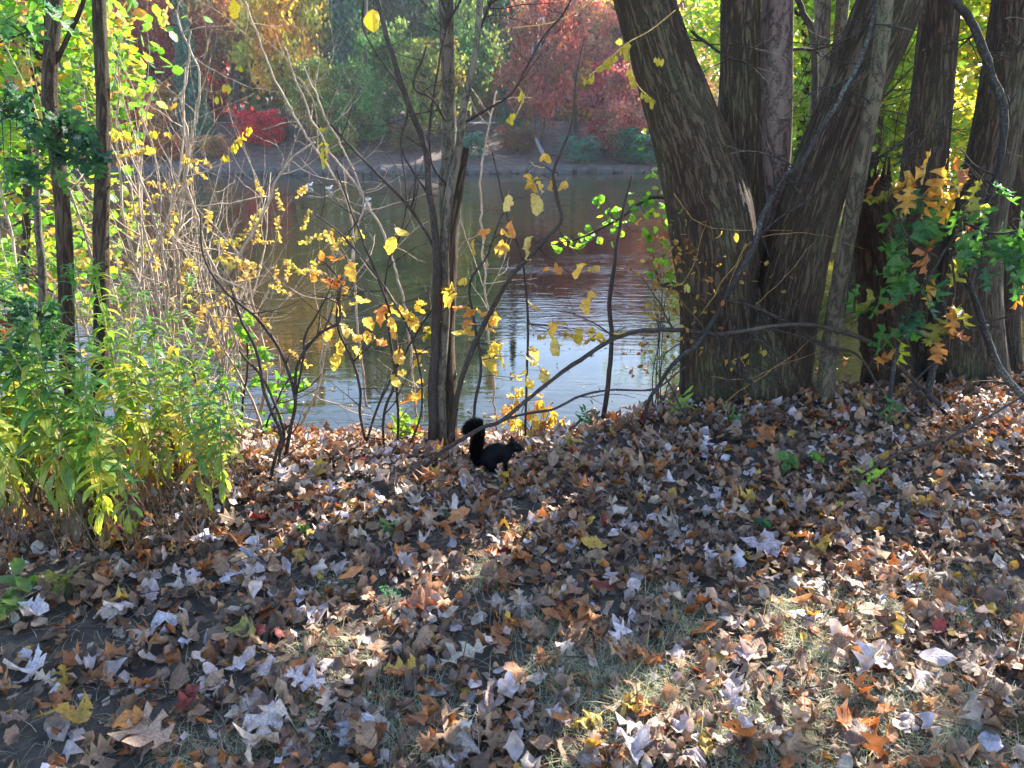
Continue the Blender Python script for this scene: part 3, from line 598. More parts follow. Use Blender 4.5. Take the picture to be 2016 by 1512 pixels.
def overhead(parent, gx0, gx1, gy0, gy1, h0, h1, n, root, k=4):
    cen = []; mb = MB()
    for q in range(k):
        h = random.uniform(h0, h1); gx, gy = random.uniform(gx0, gx1), random.uniform(gy0, gy1); e = np.array([gx + offx * h, gy + offy * h, h]); cen.append(e); s0 = root + np.array([0, 0, random.uniform(-.5, .8)])
        mid = (s0 + e) / 2 + np.array([0, 0, .5]); mb.tube(spline([s0, mid, e], 12), np.linspace(.04, .008, 12), 6, cap=False)
    mb.build('limb', M_bark, parent)
    g = np.stack([rng.uniform(gx0, gx1, n), rng.uniform(gy0, gy1, n)], -1); h = rng.uniform(h0, h1, n); L = np.stack([g[:, 0] + offx * h, g[:, 1] + offy * h, h], -1)
    cl = vnoise(g[:, 0] * 2.2, g[:, 1] * 2.2, h * 1.2, 31); L = L[(cl > -.28)]; L = L[sun_open(L)]; n = len(L)
    mb = MB(); M = rots(n, .6, .5) * (.15 * rng.uniform(.7, 1.25, n))[:, None, None]; mb.batch(*MAPLE6, M, L, np.array(CAN)[rng.integers(4, size=n)]); mb.build('crown', M_green, parent)
overhead(tree, -5.2, 0.2, -1.5, 4.2, 4.2, 6.2, 9000, SDp[-1])
overhead(G, -.3, 3.0, -1.5, 5.0, 4.2, 6.2, 6500, P(1920, -800, 5.0))
overhead(H_, 2.6, 6.5, -1.5, 6.0, 4.4, 6.6, 6500, P(2060, -800, 5.0))

# ================================================================== CENTRE CLUMP
ct = thing('centre_tree', 'clump of slim brown stems rising behind the black squirrel', 'tree', P(868, 885, 3.75))
stem(ct, [(884, 905, 3.78, 30), (884, 800, 3.76, 31), (880, 680, 3.75, 31), (884, 560, 3.75, 30), (888, 440, 3.75, 30), (902, 350, 3.75, 22), (918, 290, 3.75, 9)], M_bark, 30, .005, (26, 4), 21, .015, label='dead ragged stem with flaking bark and broken top')
stem(ct, [(870, 905, 3.70, 20), (868, 760, 3.70, 20), (876, 620, 3.70, 20), (875, 500, 3.70, 21), (882, 400, 3.70, 20), (902, 300, 3.70, 17), (915, 200, 3.70, 15), (935, 110, 3.70, 13), (945, 0, 3.70, 12), (955, -150, 3.7, 10)], M_smooth, 18, .002, (30, 10), 22, .02)
stem(ct, [(850, 905, 3.66, 18), (852, 760, 3.66, 18), (858, 620, 3.66, 17), (858, 470, 3.66, 15), (846, 390, 3.66, 13), (838, 300, 3.66, 12), (805, 205, 3.66, 11), (772, 110, 3.66, 10), (740, -10, 3.66, 10), (700, -150, 3.66, 8)], M_twig, 14, .001, seed=23, wig=.004)
stem(ct, [(884, 470, 3.85, 24), (876, 380, 3.85, 26), (884, 280, 3.85, 27), (882, 150, 3.85, 27), (878, 0, 3.85, 28), (880, -200, 3.85, 26)], M_smooth, 26, .003, (20, 4), 24, .02, label='thick smooth grey brown stem')
for i, c_ in enumerate([[(885, 370, 3.7, 6), (850, 320, 3.7, 5), (848, 230, 3.7, 5), (866, 120, 3.7, 5), (880, 40, 3.7, 5), (862, -20, 3.7, 5)], [(878, 240, 3.65, 6), (850, 195, 3.65, 5), (815, 168, 3.65, 4), (840, 90, 3.65, 4)], [(880, 45, 3.7, 5), (905, 0, 3.7, 4), (920, -60, 3.7, 4)],
                        [(918, 240, 3.7, 6), (960, 215, 3.7, 5), (1010, 180, 3.7, 4), (1065, 80, 3.7, 4), (1110, 25, 3.7, 4), (1140, -40, 3.7, 4)], [(944, 55, 3.7, 7), (960, 20, 3.7, 6), (980, -40, 3.7, 5)], [(862, 500, 3.66, 6), (820, 430, 3.66, 6), (770, 370, 3.66, 6), (700, 300, 3.66, 5), (650, 245, 3.66, 4)],
                        [(845, 385, 3.66, 5), (790, 290, 3.66, 4), (800, 200, 3.66, 4), (720, 70, 3.66, 3), (715, 0, 3.66, 3)]]):
    p, r = path(c_, .02, .004, i); mb = MB(); mb.tube(p, r, 7)
    for q in range(5): j = random.randint(3, len(p) - 2); grow(mb, p[j], rng.normal(0, 1, 3) * np.array([1, .5, .6]) + np.array([0, 0, .5]), random.uniform(.15, .4), r[j] * .45, 1, 4, kids=2)
    mb.build('branch', M_twig, ct)

# ------------------------------------------------------------------ leaves as individual parts
TPL = {}
def tmpl_mesh(key, mat):
    if key not in TPL:
        kind, i = key; r_ = random.Random(hash(kind[0]) * 0 + i * 31 + len(kind))
        half = {'oak': OAK, 'maple': MAPLE, 'elm': ELM, 'oval': OVAL, 'round': ROUND, 'lance': LANCE}[kind.split('_')[0]]
        V, T, A = template(half, bend=r_.uniform(-1.1, 1.3), roll=r_.uniform(-1.2, 1.4) * (2.4 if mat.name == 'dead_leaf' else 1), fold=r_.uniform(-.1, .4), wave=r_.uniform(.05, .4), petiole=.18, seed=i + 3)
        mb = MB(); mb.raw(V, T, (1, 1, 1), A); TPL[key] = mb.mesh(kind.split('_')[0] + '_leaf', mat)
    return TPL[key]
def hang_leaf(parent, pos, size, kind, color, mat, yaw=None, pitch=None, name='leaf', var=5):
    me = tmpl_mesh((kind + '_' + mat.name, random.randrange(var)), mat)
    yaw = random.uniform(0, 6.28) if yaw is None else yaw; pitch = random.uniform(-1.5, -.3) if pitch is None else pitch
    M = Matrix.Translation(Vector(pos)) @ Euler((pitch, random.uniform(-.7, .7), yaw), 'ZYX').to_matrix().to_4x4()
    M = Matrix.Translation(Vector(pos)) @ Matrix.Rotation(yaw, 4, 'Z') @ Matrix.Rotation(pitch, 4, 'X') @ Matrix.Rotation(random.uniform(-.8, .8), 4, 'Y') @ Matrix.Scale(size * random.uniform(.8, 1.2), 4)
    c = np.array(color) * random.uniform(.8, 1.2); return instance(name, me, parent, M, tuple(c))
def cluster(parent, px, py, Y, n, sp, size, kind, cols, mat, anchor=None, twig=M_twig):
    c = P(px, py, Y); pts = []
    mb = MB()
    if anchor is not None: a = np.asarray(anchor, float); mb.tube(spline([a, (a + c) / 2 + rng.normal(0, .02, 3), c], 8), np.linspace(.0028, .0012, 8), 4, cap=False)
    for i in range(n):
        q = c + rng.normal(0, 1, 3) * np.array([sp, sp * .8, sp * .6]) * pxr(2, py, Y)
        if i or anchor is not None: mb.tube([c, (c + q) / 2 + rng.normal(0, .004, 3), q], [.0012, .001, .0008], 3, cap=False)
        hang_leaf(parent, q, size, kind, random.choice(cols), mat)
    if mb.n: mb.build('twig', twig, parent)
Yl = (.55, .44, .08); Yp = (.52, .44, .17); Or = (.55, .25, .07); Gd = (.54, .36, .09); Lg = (.18, .30, .03)
# sapling with oval yellow leaves right of the clump
sp_ = thing('sapling', 'slim dark sapling with oval yellow leaves rising just right of the squirrel tail', 'sapling', P(882, 900, 3.6))
s1, _ = stem(sp_, [(878, 905, 3.6, 10), (893, 830, 3.6, 10), (905, 760, 3.6, 10), (925, 700, 3.6, 10), (965, 615, 3.6, 9), (1010, 540, 3.6, 8), (1070, 475, 3.6, 8), (1105, 435, 3.6, 7), (1095, 385, 3.6, 7), (1090, 340, 3.6, 6), (1108, 290, 3.6, 5), (1125, 240, 3.6, 4), (1135, 150, 3.6, 3), (1150, 75, 3.6, 2)], M_twig, 10, .0006, seed=31, wig=.003, name='stem')
s2, _ = stem(sp_, [(925, 905, 3.62, 6), (935, 800, 3.62, 6), (948, 720, 3.62, 6), (935, 640, 3.62, 5), (925, 560, 3.62, 5), (960, 500, 3.62, 4), (985, 430, 3.62, 3)], M_twig, 8, 0, seed=32, wig=.004, name='stem')
s3, _ = stem(sp_, [(1035, 870, 3.9, 5), (1036, 760, 3.9, 5), (1038, 640, 3.9, 5), (1030, 520, 3.9, 4), (1000, 430, 3.9, 4), (970, 300, 3.9, 3)], M_twig, 8, 0, seed=33, wig=.004, name='stem')
def near(stems, q):
    S = np.vstack(stems); return S[np.argmin(np.linalg.norm(S - q, axis=1))]
def sprays(parent, stems, spec, Y, kind, mat, size, twig=M_twig):
    for px, py, n, sp, cols in spec: cluster(parent, px, py, Y, n, sp, size, kind, cols, mat, near(stems, P(px, py, Y)), twig)
sprays(sp_, [s1, s2, s3], [(1035, 340, 3, 22, [Gd, Yp]), (1060, 355, 3, 20, [Gd, Yl]), (1030, 390, 3, 18, [Yp]), (1100, 340, 1, 5, [Gd]), (1075, 305, 1, 5, [Gd]), (985, 445, 3, 16, [Or, Gd]), (1050, 465, 2, 12, [Yp]), (1000, 480, 2, 10, [Gd]),
   (935, 470, 1, 5, [Gd]), (985, 670, 3, 16, [Yl]), (975, 700, 3, 20, [Yl, Yp]), (1030, 700, 3, 18, [Yp]), (1065, 730, 3, 16, [Yl, Yp]), (1020, 745, 2, 14, [Yl]), (1080, 650, 4, 20, [Yl, Gd]), (1120, 660, 4, 20, [Yl, Yp]), (1165, 655, 4, 20, [Yl]), (1190, 665, 3, 14, [Yl, Gd]),
   (1085, 520, 2, 8, [Or]), (1160, 515, 2, 8, [Gd]), (1150, 575, 2, 8, [Gd]), (1050, 590, 1, 5, [Gd]), (930, 640, 4, 18, [Gd, Yl]), (905, 560, 4, 16, [Yl, Lg]), (915, 610, 4, 18, [Or, Gd]), (960, 620, 3, 16, [Gd])], 3.62, 'elm', M_yellow, .088)
# shrub with orange and yellow leaves left of the clump
sh_ = thing('shrub', 'open shrub with scattered orange and yellow oval leaves left of the centre clump', 'shrub', P(740, 920, 3.7))
A = []
for i, c_ in enumerate([[(735, 930, 3.7, 6), (710, 820, 3.7, 6), (705, 740, 3.7, 6), (665, 640, 3.7, 5), (668, 560, 3.7, 4), (640, 520, 3.7, 3)], [(760, 925, 3.7, 6), (755, 820, 3.7, 6), (780, 740, 3.7, 6), (775, 640, 3.7, 5), (740, 540, 3.7, 5), (700, 440, 3.7, 4), (660, 330, 3.7, 3)], [(785, 900, 3.8, 6), (780, 760, 3.8, 6), (760, 600, 3.8, 5), (765, 520, 3.8, 4), (800, 420, 3.8, 3), (790, 300, 3.8, 3)],
                        [(700, 945, 3.7, 5), (745, 800, 3.7, 5), (800, 690, 3.7, 4), (850, 610, 3.7, 4)], [(770, 935, 3.65, 5), (830, 810, 3.65, 4), (800, 640, 3.65, 4), (690, 480, 3.65, 4), (620, 420, 3.65, 3)]]):
    p, r = path(c_, .02, .005, 40 + i); A.append(p); mb = MB(); mb.tube(p, r, 7)
    for q in range(9): j = random.randint(5, len(p) - 2); grow(mb, p[j], rng.normal(0, 1, 3) * np.array([1, .5, .5]) + np.array([0, 0, .6]), random.uniform(.2, .45), r[j] * .5, 1, 4, kids=3)
    mb.build('stem', M_twig, sh_)
sprays(sh_, A, [(780, 465, 2, 10, [Gd, Yl]), (690, 515, 4, 16, [Or, Gd]), (630, 490, 1, 5, [Or]), (615, 525, 1, 5, [Or]), (640, 545, 2, 8, [Or]), (672, 550, 3, 12, [Or]), (680, 590, 3, 12, [Gd, Yp]), (676, 640, 3, 14, [Gd, Yp]), (710, 630, 1, 6, [Gd]), (725, 660, 3, 12, [Or, Gd]), (665, 685, 3, 14, [Yl]), (695, 680, 1, 6, [Yp]),
   (765, 600, 4, 14, [Yl, Gd]), (820, 600, 5, 18, [Yl, Lg, Gd]), (800, 620, 4, 18, [Gd, Yl]), (840, 650, 4, 14, [Yl, Lg]), (835, 690, 3, 12, [Yl]), (800, 680, 3, 14, [Gd]), (765, 740, 2, 8, [Yl]), (700, 590, 2, 10, [Yp]), (830, 760, 2, 10, [Gd]), (800, 780, 2, 10, [Or]), (765, 605, 2, 8, [Or])], 3.7, 'elm', M_yellow, .088)
# two dark saplings left of centre
t = thing('sapling', 'forked bare dark sapling rising from the litter beside the green weeds', 'sapling', P(555, 930, 3.45))
AA = []
for i, c_ in enumerate([[(522, 990, 3.2, 8), (545, 890, 3.2, 7), (552, 850, 3.2, 7), (520, 770, 3.2, 6), (505, 690, 3.2, 6), (470, 620, 3.2, 5), (455, 560, 3.2, 3)], [(552, 965, 3.25, 6), (552, 900, 3.25, 6), (560, 850, 3.25, 6), (520, 750, 3.25, 5), (470, 690, 3.25, 4)], [(558, 930, 3.5, 9), (570, 850, 3.5, 8), (582, 790, 3.5, 7), (560, 710, 3.5, 7), (510, 630, 3.5, 6), (440, 570, 3.5, 5), (400, 500, 3.5, 4), (395, 420, 3.5, 3)],
                        [(582, 790, 3.5, 6), (585, 720, 3.5, 6), (625, 660, 3.5, 6), (665, 635, 3.5, 6), (668, 590, 3.5, 5), (672, 560, 3.5, 4)], [(582, 785, 3.5, 5), (598, 700, 3.5, 5), (600, 660, 3.5, 5), (640, 590, 3.5, 3), (655, 550, 3.5, 2)]]):
    p, r = path(c_, .02, .004, 60 + i); AA.append(p); mb = MB(); mb.tube(p, r, 8)
    for q in range(4): j = random.randint(8, len(p) - 2); grow(mb, p[j], rng.normal(0, 1, 3) * np.array([1, .5, .5]) + np.array([0, 0, .6]), random.uniform(.15, .35), r[j] * .5, 1, 4, kids=2)
    mb.build('stem', M_twig, t)
# upright thin sapling at 1200
t = thing('sapling', 'thin upright dark sapling standing at the water edge left of the big maple', 'sapling', P(1190, 830, 4.3))
stem(t, [(1186, 840, 4.3, 9), (1198, 750, 4.3, 9), (1204, 660, 4.3, 8), (1200, 600, 4.3, 8), (1212, 500, 4.3, 7), (1225, 420, 4.3, 6), (1243, 345, 4.3, 4)], M_twig, 9, .0005, seed=71, wig=.004, name='stem')
t = thing('shrub', 'wispy brown shrub with tiny dry leaves beside the big maple trunk', 'shrub', P(1290, 800, 4.2))
mb = MB(); tips = []
for i in range(5): grow(mb, P(1285 + i * 5, 800, 4.2), (rng.normal(-.05, .12), 0, 1), random.uniform(.6, 1.0), .004, 2, 5, kids=5, bend=.12, tips=tips, spread=.5)
mb.build('stem', M_twig, t); mb = MB(); tp = np.array([a for a, b in tips]); leaf_cloud(mb, tp, 260, .03, LEAF6, .035, [(.3, .2, .05), (.35, .25, .06), (.25, .1, .04)]); mb.build('foliage', M_yellow, t)

# alder spray: green leaves near 1100-1330, 370-480 (from behind the maple)
al = thing('green_branch', 'bright green leafy alder branch reaching over the water from behind the big maple', 'branch', P(1345, 400, 4.7))
b1, _ = stem(al, [(1400, 430, 4.75, 8), (1340, 400, 4.7, 7), (1280, 390, 4.7, 6), (1220, 430, 4.65, 5), (1150, 465, 4.6, 4), (1095, 480, 4.6, 2)], M_twig, 7, 0, seed=72, wig=.003, name='stem')
b2, _ = stem(al, [(1370, 620, 4.8, 6), (1330, 560, 4.75, 5), (1300, 560, 4.75, 4), (1290, 520, 4.75, 2)], M_twig, 7, 0, seed=73, name='stem')
LG = [(.11, .27, .03), (.15, .31, .035), (.08, .22, .03), (.24, .32, .04)]
sprays(al, [b1, b2], [(1100, 478, 4, 12, LG), (1120, 470, 4, 12, LG), (1140, 480, 5, 12, LG), (1160, 462, 5, 12, LG), (1175, 475, 4, 12, LG), (1180, 385, 4, 10, LG), (1200, 400, 5, 14, LG), (1215, 440, 6, 16, LG), (1240, 410, 6, 18, LG), (1245, 455, 6, 18, LG), (1270, 380, 6, 18, LG), (1275, 430, 6, 18, LG + [Or]), (1300, 350, 6, 16, LG), (1300, 400, 6, 18, LG), (1320, 440, 6, 16, LG), (1290, 470, 6, 16, LG + [Or]),
   (1310, 510, 6, 16, LG), (1325, 570, 6, 16, LG), (1300, 545, 5, 16, LG), (1330, 540, 4, 14, LG)], 4.65, 'round', M_green, .055)
# low yellow shrub on the bank behind the squirrel
ys = thing('shrub', 'low shrub of glowing yellow leaves on the bank behind and right of the squirrel', 'shrub', P(1050, 855, 4.3))
mb = MB(); AA2 = []
for i in range(9):
    b0 = P(1050 + rng.normal(0, 10), 862, 4.3); AA2.append(np.array(grow(mb, b0, (rng.normal(0, .5), rng.normal(0, .2), 1), random.uniform(.15, .32), .003, 1, 4, kids=3)))
mb.build('stem', M_twig, ys)
sprays(ys, AA2, [(1010, 780, 6, 16, [Yl, Gd]), (1035, 790, 6, 18, [Yl, Or]), (1060, 810, 6, 18, [Yl, Gd]), (1090, 815, 5, 14, [Or, Yl]), (1010, 825, 6, 14, [Yl]), (1030, 840, 6, 16, [Yl, Gd]), (1070, 840, 7, 18, [Yl]), (1100, 845, 6, 16, [Yl, Or]), (1000, 800, 5, 16, [Or, Gd])], 4.3, 'elm', M_yellow, .08)
# ------------------------------------------------------------------ oak saplings
ok = thing('oak_sapling', 'oak sapling with pointed green and orange leaves in front of the right trunks', 'sapling', P(1740, 905, 3.85))
o1, _ = stem(ok, [(1738, 912, 3.85, 9), (1745, 830, 3.85, 9), (1758, 740, 3.85, 9), (1765, 690, 3.85, 7), (1800, 600, 3.82, 6), (1850, 510, 3.82, 6), (1900, 440, 3.8, 5), (1940, 380, 3.8, 4), (1900, 320, 3.8, 3)], M_lichen, 9, .0006, seed=81, wig=.003, name='stem')
o2, _ = stem(ok, [(1900, 440, 3.8, 5), (1960, 460, 3.8, 5), (2020, 450, 3.8, 4), (2080, 430, 3.8, 3)], M_twig, 7, 0, seed=82, name='stem')
o3, _ = stem(ok, [(1850, 510, 3.82, 5), (1790, 470, 3.8, 4), (1760, 400, 3.8, 3), (1740, 380, 3.8, 2)], M_twig, 7, 0, seed=83, name='stem')
o4, _ = stem(ok, [(1870, 490, 3.82, 5), (1880, 570, 3.8, 4), (1870, 640, 3.8, 3)], M_twig, 7, 0, seed=84, name='stem')
OG = [(.04, .13, .04), (.06, .16, .04), (.03, .10, .06)]; OO = [(.40, .18, .05), (.42, .24, .06), (.32, .12, .05), (.22, .22, .05)]
sprays(ok, [o1, o2, o3, o4], [(1880, 305, 2, 16, OO), (1860, 345, 2, 16, OO), (1915, 350, 2, 16, OO), (1760, 375, 3, 20, OO), (1800, 360, 3, 18, OO), (1830, 345, 2, 14, OO), (1900, 375, 2, 16, OO), (1840, 385, 2, 16, OO + OG), (1955, 370, 2, 14, OG), (1890, 400, 3, 18, OG), (1930, 415, 2, 16, OO + OG), (1800, 420, 3, 18, OG), (1830, 455, 3, 18, OG + OO), (1770, 470, 2, 16, OG),
   (1880, 450, 3, 18, OG), (1950, 460, 4, 22, OG), (2000, 430, 3, 20, OG), (1990, 490, 4, 22, OG), (1930, 510, 3, 20, OG), (2010, 540, 3, 18, OG + OO), (1900, 500, 1, 8, OO), (1790, 530, 3, 18, OG), (1760, 555, 2, 14, OG), (1820, 560, 2, 14, OO + OG), (1855, 545, 1, 10, OO), (1750, 590, 2, 14, OO), (1810, 605, 3, 16, OG), (1850, 600, 2, 14, OO), (1730, 620, 2, 14, OG),
   (1785, 640, 2, 14, OG), (1840, 635, 2, 14, OO), (1855, 665, 1, 8, OO), (1770, 665, 1, 6, [(.25, .3, .03)]), (1760, 690, 1, 8, OO), (1700, 560, 1, 8, OG), (1880, 630, 1, 8, OO)], 3.82, 'oak', M_green, .17, M_twig)
ol = thing('oak_branch', 'dark teal green oak branch hanging into the upper left in front of the trunks', 'branch', P(-60, 200, 3.0))
q1, _ = stem(ol, [(-120, 180, 3.0, 8), (-20, 210, 3.0, 6), (60, 230, 3.0, 5), (140, 265, 3.0, 4), (200, 300, 3.0, 2)], M_twig, 7, 0, seed=85, name='stem')
q2, _ = stem(ol, [(-120, 120, 3.0, 7), (-20, 90, 3.0, 5), (60, 60, 3.0, 3)], M_twig, 7, 0, seed=86, name='stem')
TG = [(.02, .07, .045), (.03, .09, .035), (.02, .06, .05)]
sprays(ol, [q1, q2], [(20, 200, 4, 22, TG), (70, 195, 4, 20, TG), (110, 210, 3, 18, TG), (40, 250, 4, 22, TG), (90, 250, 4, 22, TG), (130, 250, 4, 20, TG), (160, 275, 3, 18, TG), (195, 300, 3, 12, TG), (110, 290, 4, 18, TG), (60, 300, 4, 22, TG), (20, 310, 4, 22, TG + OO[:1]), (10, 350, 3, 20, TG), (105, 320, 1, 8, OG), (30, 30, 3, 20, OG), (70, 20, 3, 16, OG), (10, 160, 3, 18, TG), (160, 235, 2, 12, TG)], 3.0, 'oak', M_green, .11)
ol2 = thing('oak_branch', 'lower dark teal oak branch hanging at the left edge above the goldenrod', 'branch', P(-60, 600, 2.9))
q1, _ = stem(ol2, [(-120, 560, 2.9, 7), (-20, 585, 2.9, 5), (60, 610, 2.9, 4), (130, 650, 2.9, 2)], M_twig, 7, 0, seed=87, name='stem')
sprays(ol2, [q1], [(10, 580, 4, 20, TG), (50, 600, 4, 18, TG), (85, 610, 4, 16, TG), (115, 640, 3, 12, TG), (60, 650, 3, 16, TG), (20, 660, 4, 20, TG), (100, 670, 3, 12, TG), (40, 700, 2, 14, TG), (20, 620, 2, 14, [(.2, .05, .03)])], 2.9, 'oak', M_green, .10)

# ------------------------------------------------------------------ left trunks and their lime foliage
T1 = thing('left_tree', 'dark slim trunk at upper left with a side branch forking right', 'tree', P(130, 800, 4.0))
k1, _ = stem(T1, [(135, 830, 4.0, 30), (131, 650, 4.0, 27), (128, 500, 4.0, 27), (118, 350, 4.0, 26), (98, 200, 4.0, 26), (100, 100, 4.0, 26), (108, 0, 4.0, 26), (115, -300, 4.0, 22), (140, -800, 4.1, 14)], M_bark, 40, .004, (22, 4), 91, .02)
stem(T1, [(112, 120, 4.0, 10), (135, 70, 4.0, 9), (162, 10, 4.0, 9), (180, -60, 4.0, 8)], M_bark, 12, .001, seed=92, name='branch')
T2 = thing('left_tree', 'straight pale edged slim trunk, right one of the left pair', 'tree', P(195, 830, 4.1))
stem(T2, [(185, 860, 4.1, 27), (195, 740, 4.1, 25), (200, 600, 4.1, 26), (199, 450, 4.1, 27), (204, 280, 4.1, 25), (200, 120, 4.1, 25), (195, 0, 4.1, 25), (190, -300, 4.1, 22), (200, -800, 4.2, 14)], M_bark, 40, .003, (24, 4), 93, .02).__class__
T3 = thing('left_tree', 'thin broken stem left of the two dark trunks', 'tree', P(78, 850, 4.0))
stem(T3, [(78, 860, 4.0, 15), (78, 720, 4.0, 14), (84, 560, 4.0, 13), (74, 440, 4.0, 13), (72, 380, 4.0, 10), (74, 265, 4.0, 5)], M_smooth, 16, .002, seed=94, wig=.003)
lf = thing('alder_tree', 'alder with round lime green leaves filling the upper left behind the trunks', 'tree', P(60, 640, 5.6))
mb = MB(); pts, r = path([(40, 720, 5.6, 18), (50, 500, 5.6, 16), (60, 250, 5.6, 14), (90, 0, 5.6, 10), (110, -300, 5.6, 6)], .1); mb.tube(pts, r, 8); cen = []
AR = []
for q in range(120):
    px = random.uniform(-60, 262); py = random.uniform(-60, 600)
    if px > 210 and py > 215: continue
    if py > 330 and random.random() < .35: continue
    e = P(px, py, random.uniform(5.2, 6.2)); cen.append(e)
    a = near([pts], e); mb.tube(spline([a, (a + e) / 2 + rng.normal(0, .08, 3), e], 8), np.linspace(.008, .002, 8), 4, cap=False)
mb.build('trunk', M_twig, lf)
for i in range(300):
    e = cen[random.randrange(len(cen))]; q = e + rng.normal(0, 1, 3) * np.array([.11, .15, .12])
    hang_leaf(lf, q, .075, 'round', random.choice(LG + LG + [Gd]), M_green, pitch=random.uniform(-1.6, -.6))
mb = MB(); RT = template(ROUND, bend=.4, fold=.2, petiole=.1, mid=False, seed=6)
leaf_cloud(mb, cen, 2600, (.16, .22, .15), RT, .078, LG + LG + [(.32, .36, .04), (.45, .22, .04)])
mb.build('crown', M_green, lf)['kind'] = 'stuff'

# ------------------------------------------------------------------ pale tangled shrubs
tang = [(255, 760, 4.9, 'pale tangled bare shrub just right of the two left trunks', 1), (330, 740, 5.1, 'tallest pale bare shrub left of centre with tan arching canes', 2), (420, 760, 5.0, 'pale bare shrub with yellow leaflets between tall tangle and forked sapling', 3), (560, 800, 4.8, 'thin pale shrub of crossing canes left of the centre clump', 4)]
for bx, by, Y, wd, sd_ in tang:
    t = thing('bare_shrub', wd, 'shrub', (P(bx, by, Y)[0], Y, WATER)); tips = []
    for i in range(8 if sd_ < 4 else 5):
        mb = MB(); b0 = np.array([P(bx, by, Y)[0] + rng.normal(0, .18), Y + rng.normal(0, .15), float(ground_h(P(bx, by, Y)[0], Y)) - .03])
        Lh = random.uniform(.9, 2.7) if sd_ < 4 else random.uniform(.9, 1.6)
        grow(mb, b0, (rng.normal(.02 if sd_ > 1 else .15, .3), rng.normal(0, .15), 1), Lh, random.uniform(.010, .017), 2, 6, up=.25, bend=.22, kids=4, tips=tips, spread=.6); mb.build('cane', M_tan, t)
    mb = MB(); tp = np.array([a for a, b in tips]); ks = tp[rng.integers(len(tp), size=24)]
    for kx in ks:                       # pinnate sprays of small yellow leaflets
        n = 11; d = nrm(rng.normal(0, 1, 3) * np.array([1, .5, .4]) + np.array([0, 0, -.6])); s = np.linspace(0, .16, n)
        mb.tube([kx, kx + d * .08 + np.array([0, 0, -.005]), kx + d * .16 + np.array([0, 0, -.02])], [.001, .001, .0006], 3, (.3, .25, .05), cap=False)
        L = np.repeat(kx[None] + d[None] * s[:, None], 2, 0); M = rand_rots(2 * n) * .032; cl = np.array([(.46, .38, .12), (.40, .38, .10), (.46, .34, .11)])[rng.integers(3)] * rng.uniform(.8, 1.2, (2 * n, 1))
        mb.batch(*LEAF6, M, L, cl)
    mb.build('foliage', M_yellow, t)
# a few long arching tan canes with explicit courses
t = thing('bare_shrub', 'long pale canes arching across the upper centre left of the trunk', 'shrub', (P(620, 800, 5.0)[0], 5.0, WATER))
for i, c_ in enumerate([[(720, 800, 4.9, 5), (700, 600, 4.9, 5), (690, 420, 4.9, 5), (640, 320, 4.9, 5), (580, 230, 4.9, 5), (530, 130, 4.9, 4), (480, 0, 4.9, 4)], [(480, 780, 4.8, 7), (450, 600, 4.8, 6), (400, 480, 4.8, 6), (365, 330, 4.8, 5), (395, 180, 4.8, 4), (350, 20, 4.8, 4)],
                        [(400, 800, 4.8, 8), (360, 640, 4.8, 8), (350, 480, 4.8, 7), (370, 300, 4.8, 6), (360, 200, 4.8, 5), (375, 60, 4.8, 3)], [(620, 800, 4.8, 5), (650, 640, 4.8, 5), (700, 470, 4.8, 4), (710, 370, 4.8, 4), (640, 230, 4.8, 4), (600, 130, 4.8, 3)], [(330, 780, 4.8, 8), (420, 600, 4.8, 8), (500, 450, 4.8, 6), (560, 330, 4.8, 5), (620, 280, 4.8, 4)],
                        [(820, 830, 4.8, 5), (800, 620, 4.8, 5), (740, 430, 4.8, 5), (620, 250, 4.8, 4), (560, 90, 4.8, 3)], [(280, 790, 4.7, 7), (330, 600, 4.7, 6), (300, 420, 4.7, 5), (250, 290, 4.7, 4)], [(980, 850, 4.8, 4), (960, 640, 4.8, 4), (950, 480, 4.8, 4), (945, 330, 4.8, 4), (980, 180, 4.8, 3)]]):
    p, r = path(c_, .03, .015, 100 + i); mb = MB(); mb.tube(p, r, 6)
    for q in range(12): j = random.randint(8, len(p) - 2); grow(mb, p[j], rng.normal(0, 1, 3) * np.array([1, .6, .6]) + np.array([0, 0, .5]), random.uniform(.2, .6), r[j] * .55, 1, 4, kids=3, bend=.3)
    mb.build('cane', M_tan, t)
# green round-leaved low shrub at 450-600, 620-860
gs = thing('shrub', 'low shrub with round lime leaves at the water edge right of the goldenrod', 'shrub', (P(470, 860, 4.3)[0], 4.3, float(ground_h(-1.5, 4.3))))
mb = MB(); GA = []
for i, c_ in enumerate([[(470, 880, 4.3, 5), (480, 780, 4.3, 5), (490, 700, 4.3, 4), (480, 640, 4.3, 3)], [(450, 880, 4.3, 5), (400, 780, 4.3, 4), (370, 700, 4.3, 3)], [(500, 880, 4.3, 5), (540, 800, 4.3, 4), (570, 740, 4.3, 3)]]):
    p, r = path(c_, .03, .01, i); GA.append(p); MB_ = MB(); MB_.tube(p, r, 6); MB_.build('stem', M_twig, gs)
sprays(gs, GA, [(480, 640, 6, 16, LG), (490, 680, 6, 18, LG), (500, 700, 5, 16, LG), (465, 655, 5, 14, LG), (520, 750, 6, 18, LG), (560, 745, 6, 18, LG), (540, 790, 5, 18, LG), (570, 800, 4, 16, LG), (600, 750, 3, 12, LG), (370, 710, 6, 18, LG), (400, 730, 6, 20, LG), (340, 720, 5, 18, LG), (410, 780, 6, 18, LG), (450, 820, 6, 18, LG), (480, 860, 5, 16, LG), (430, 760, 5, 18, LG), (540, 840, 5, 14, LG), (490, 880, 4, 14, LG)], 4.3, 'round', M_green, .07)

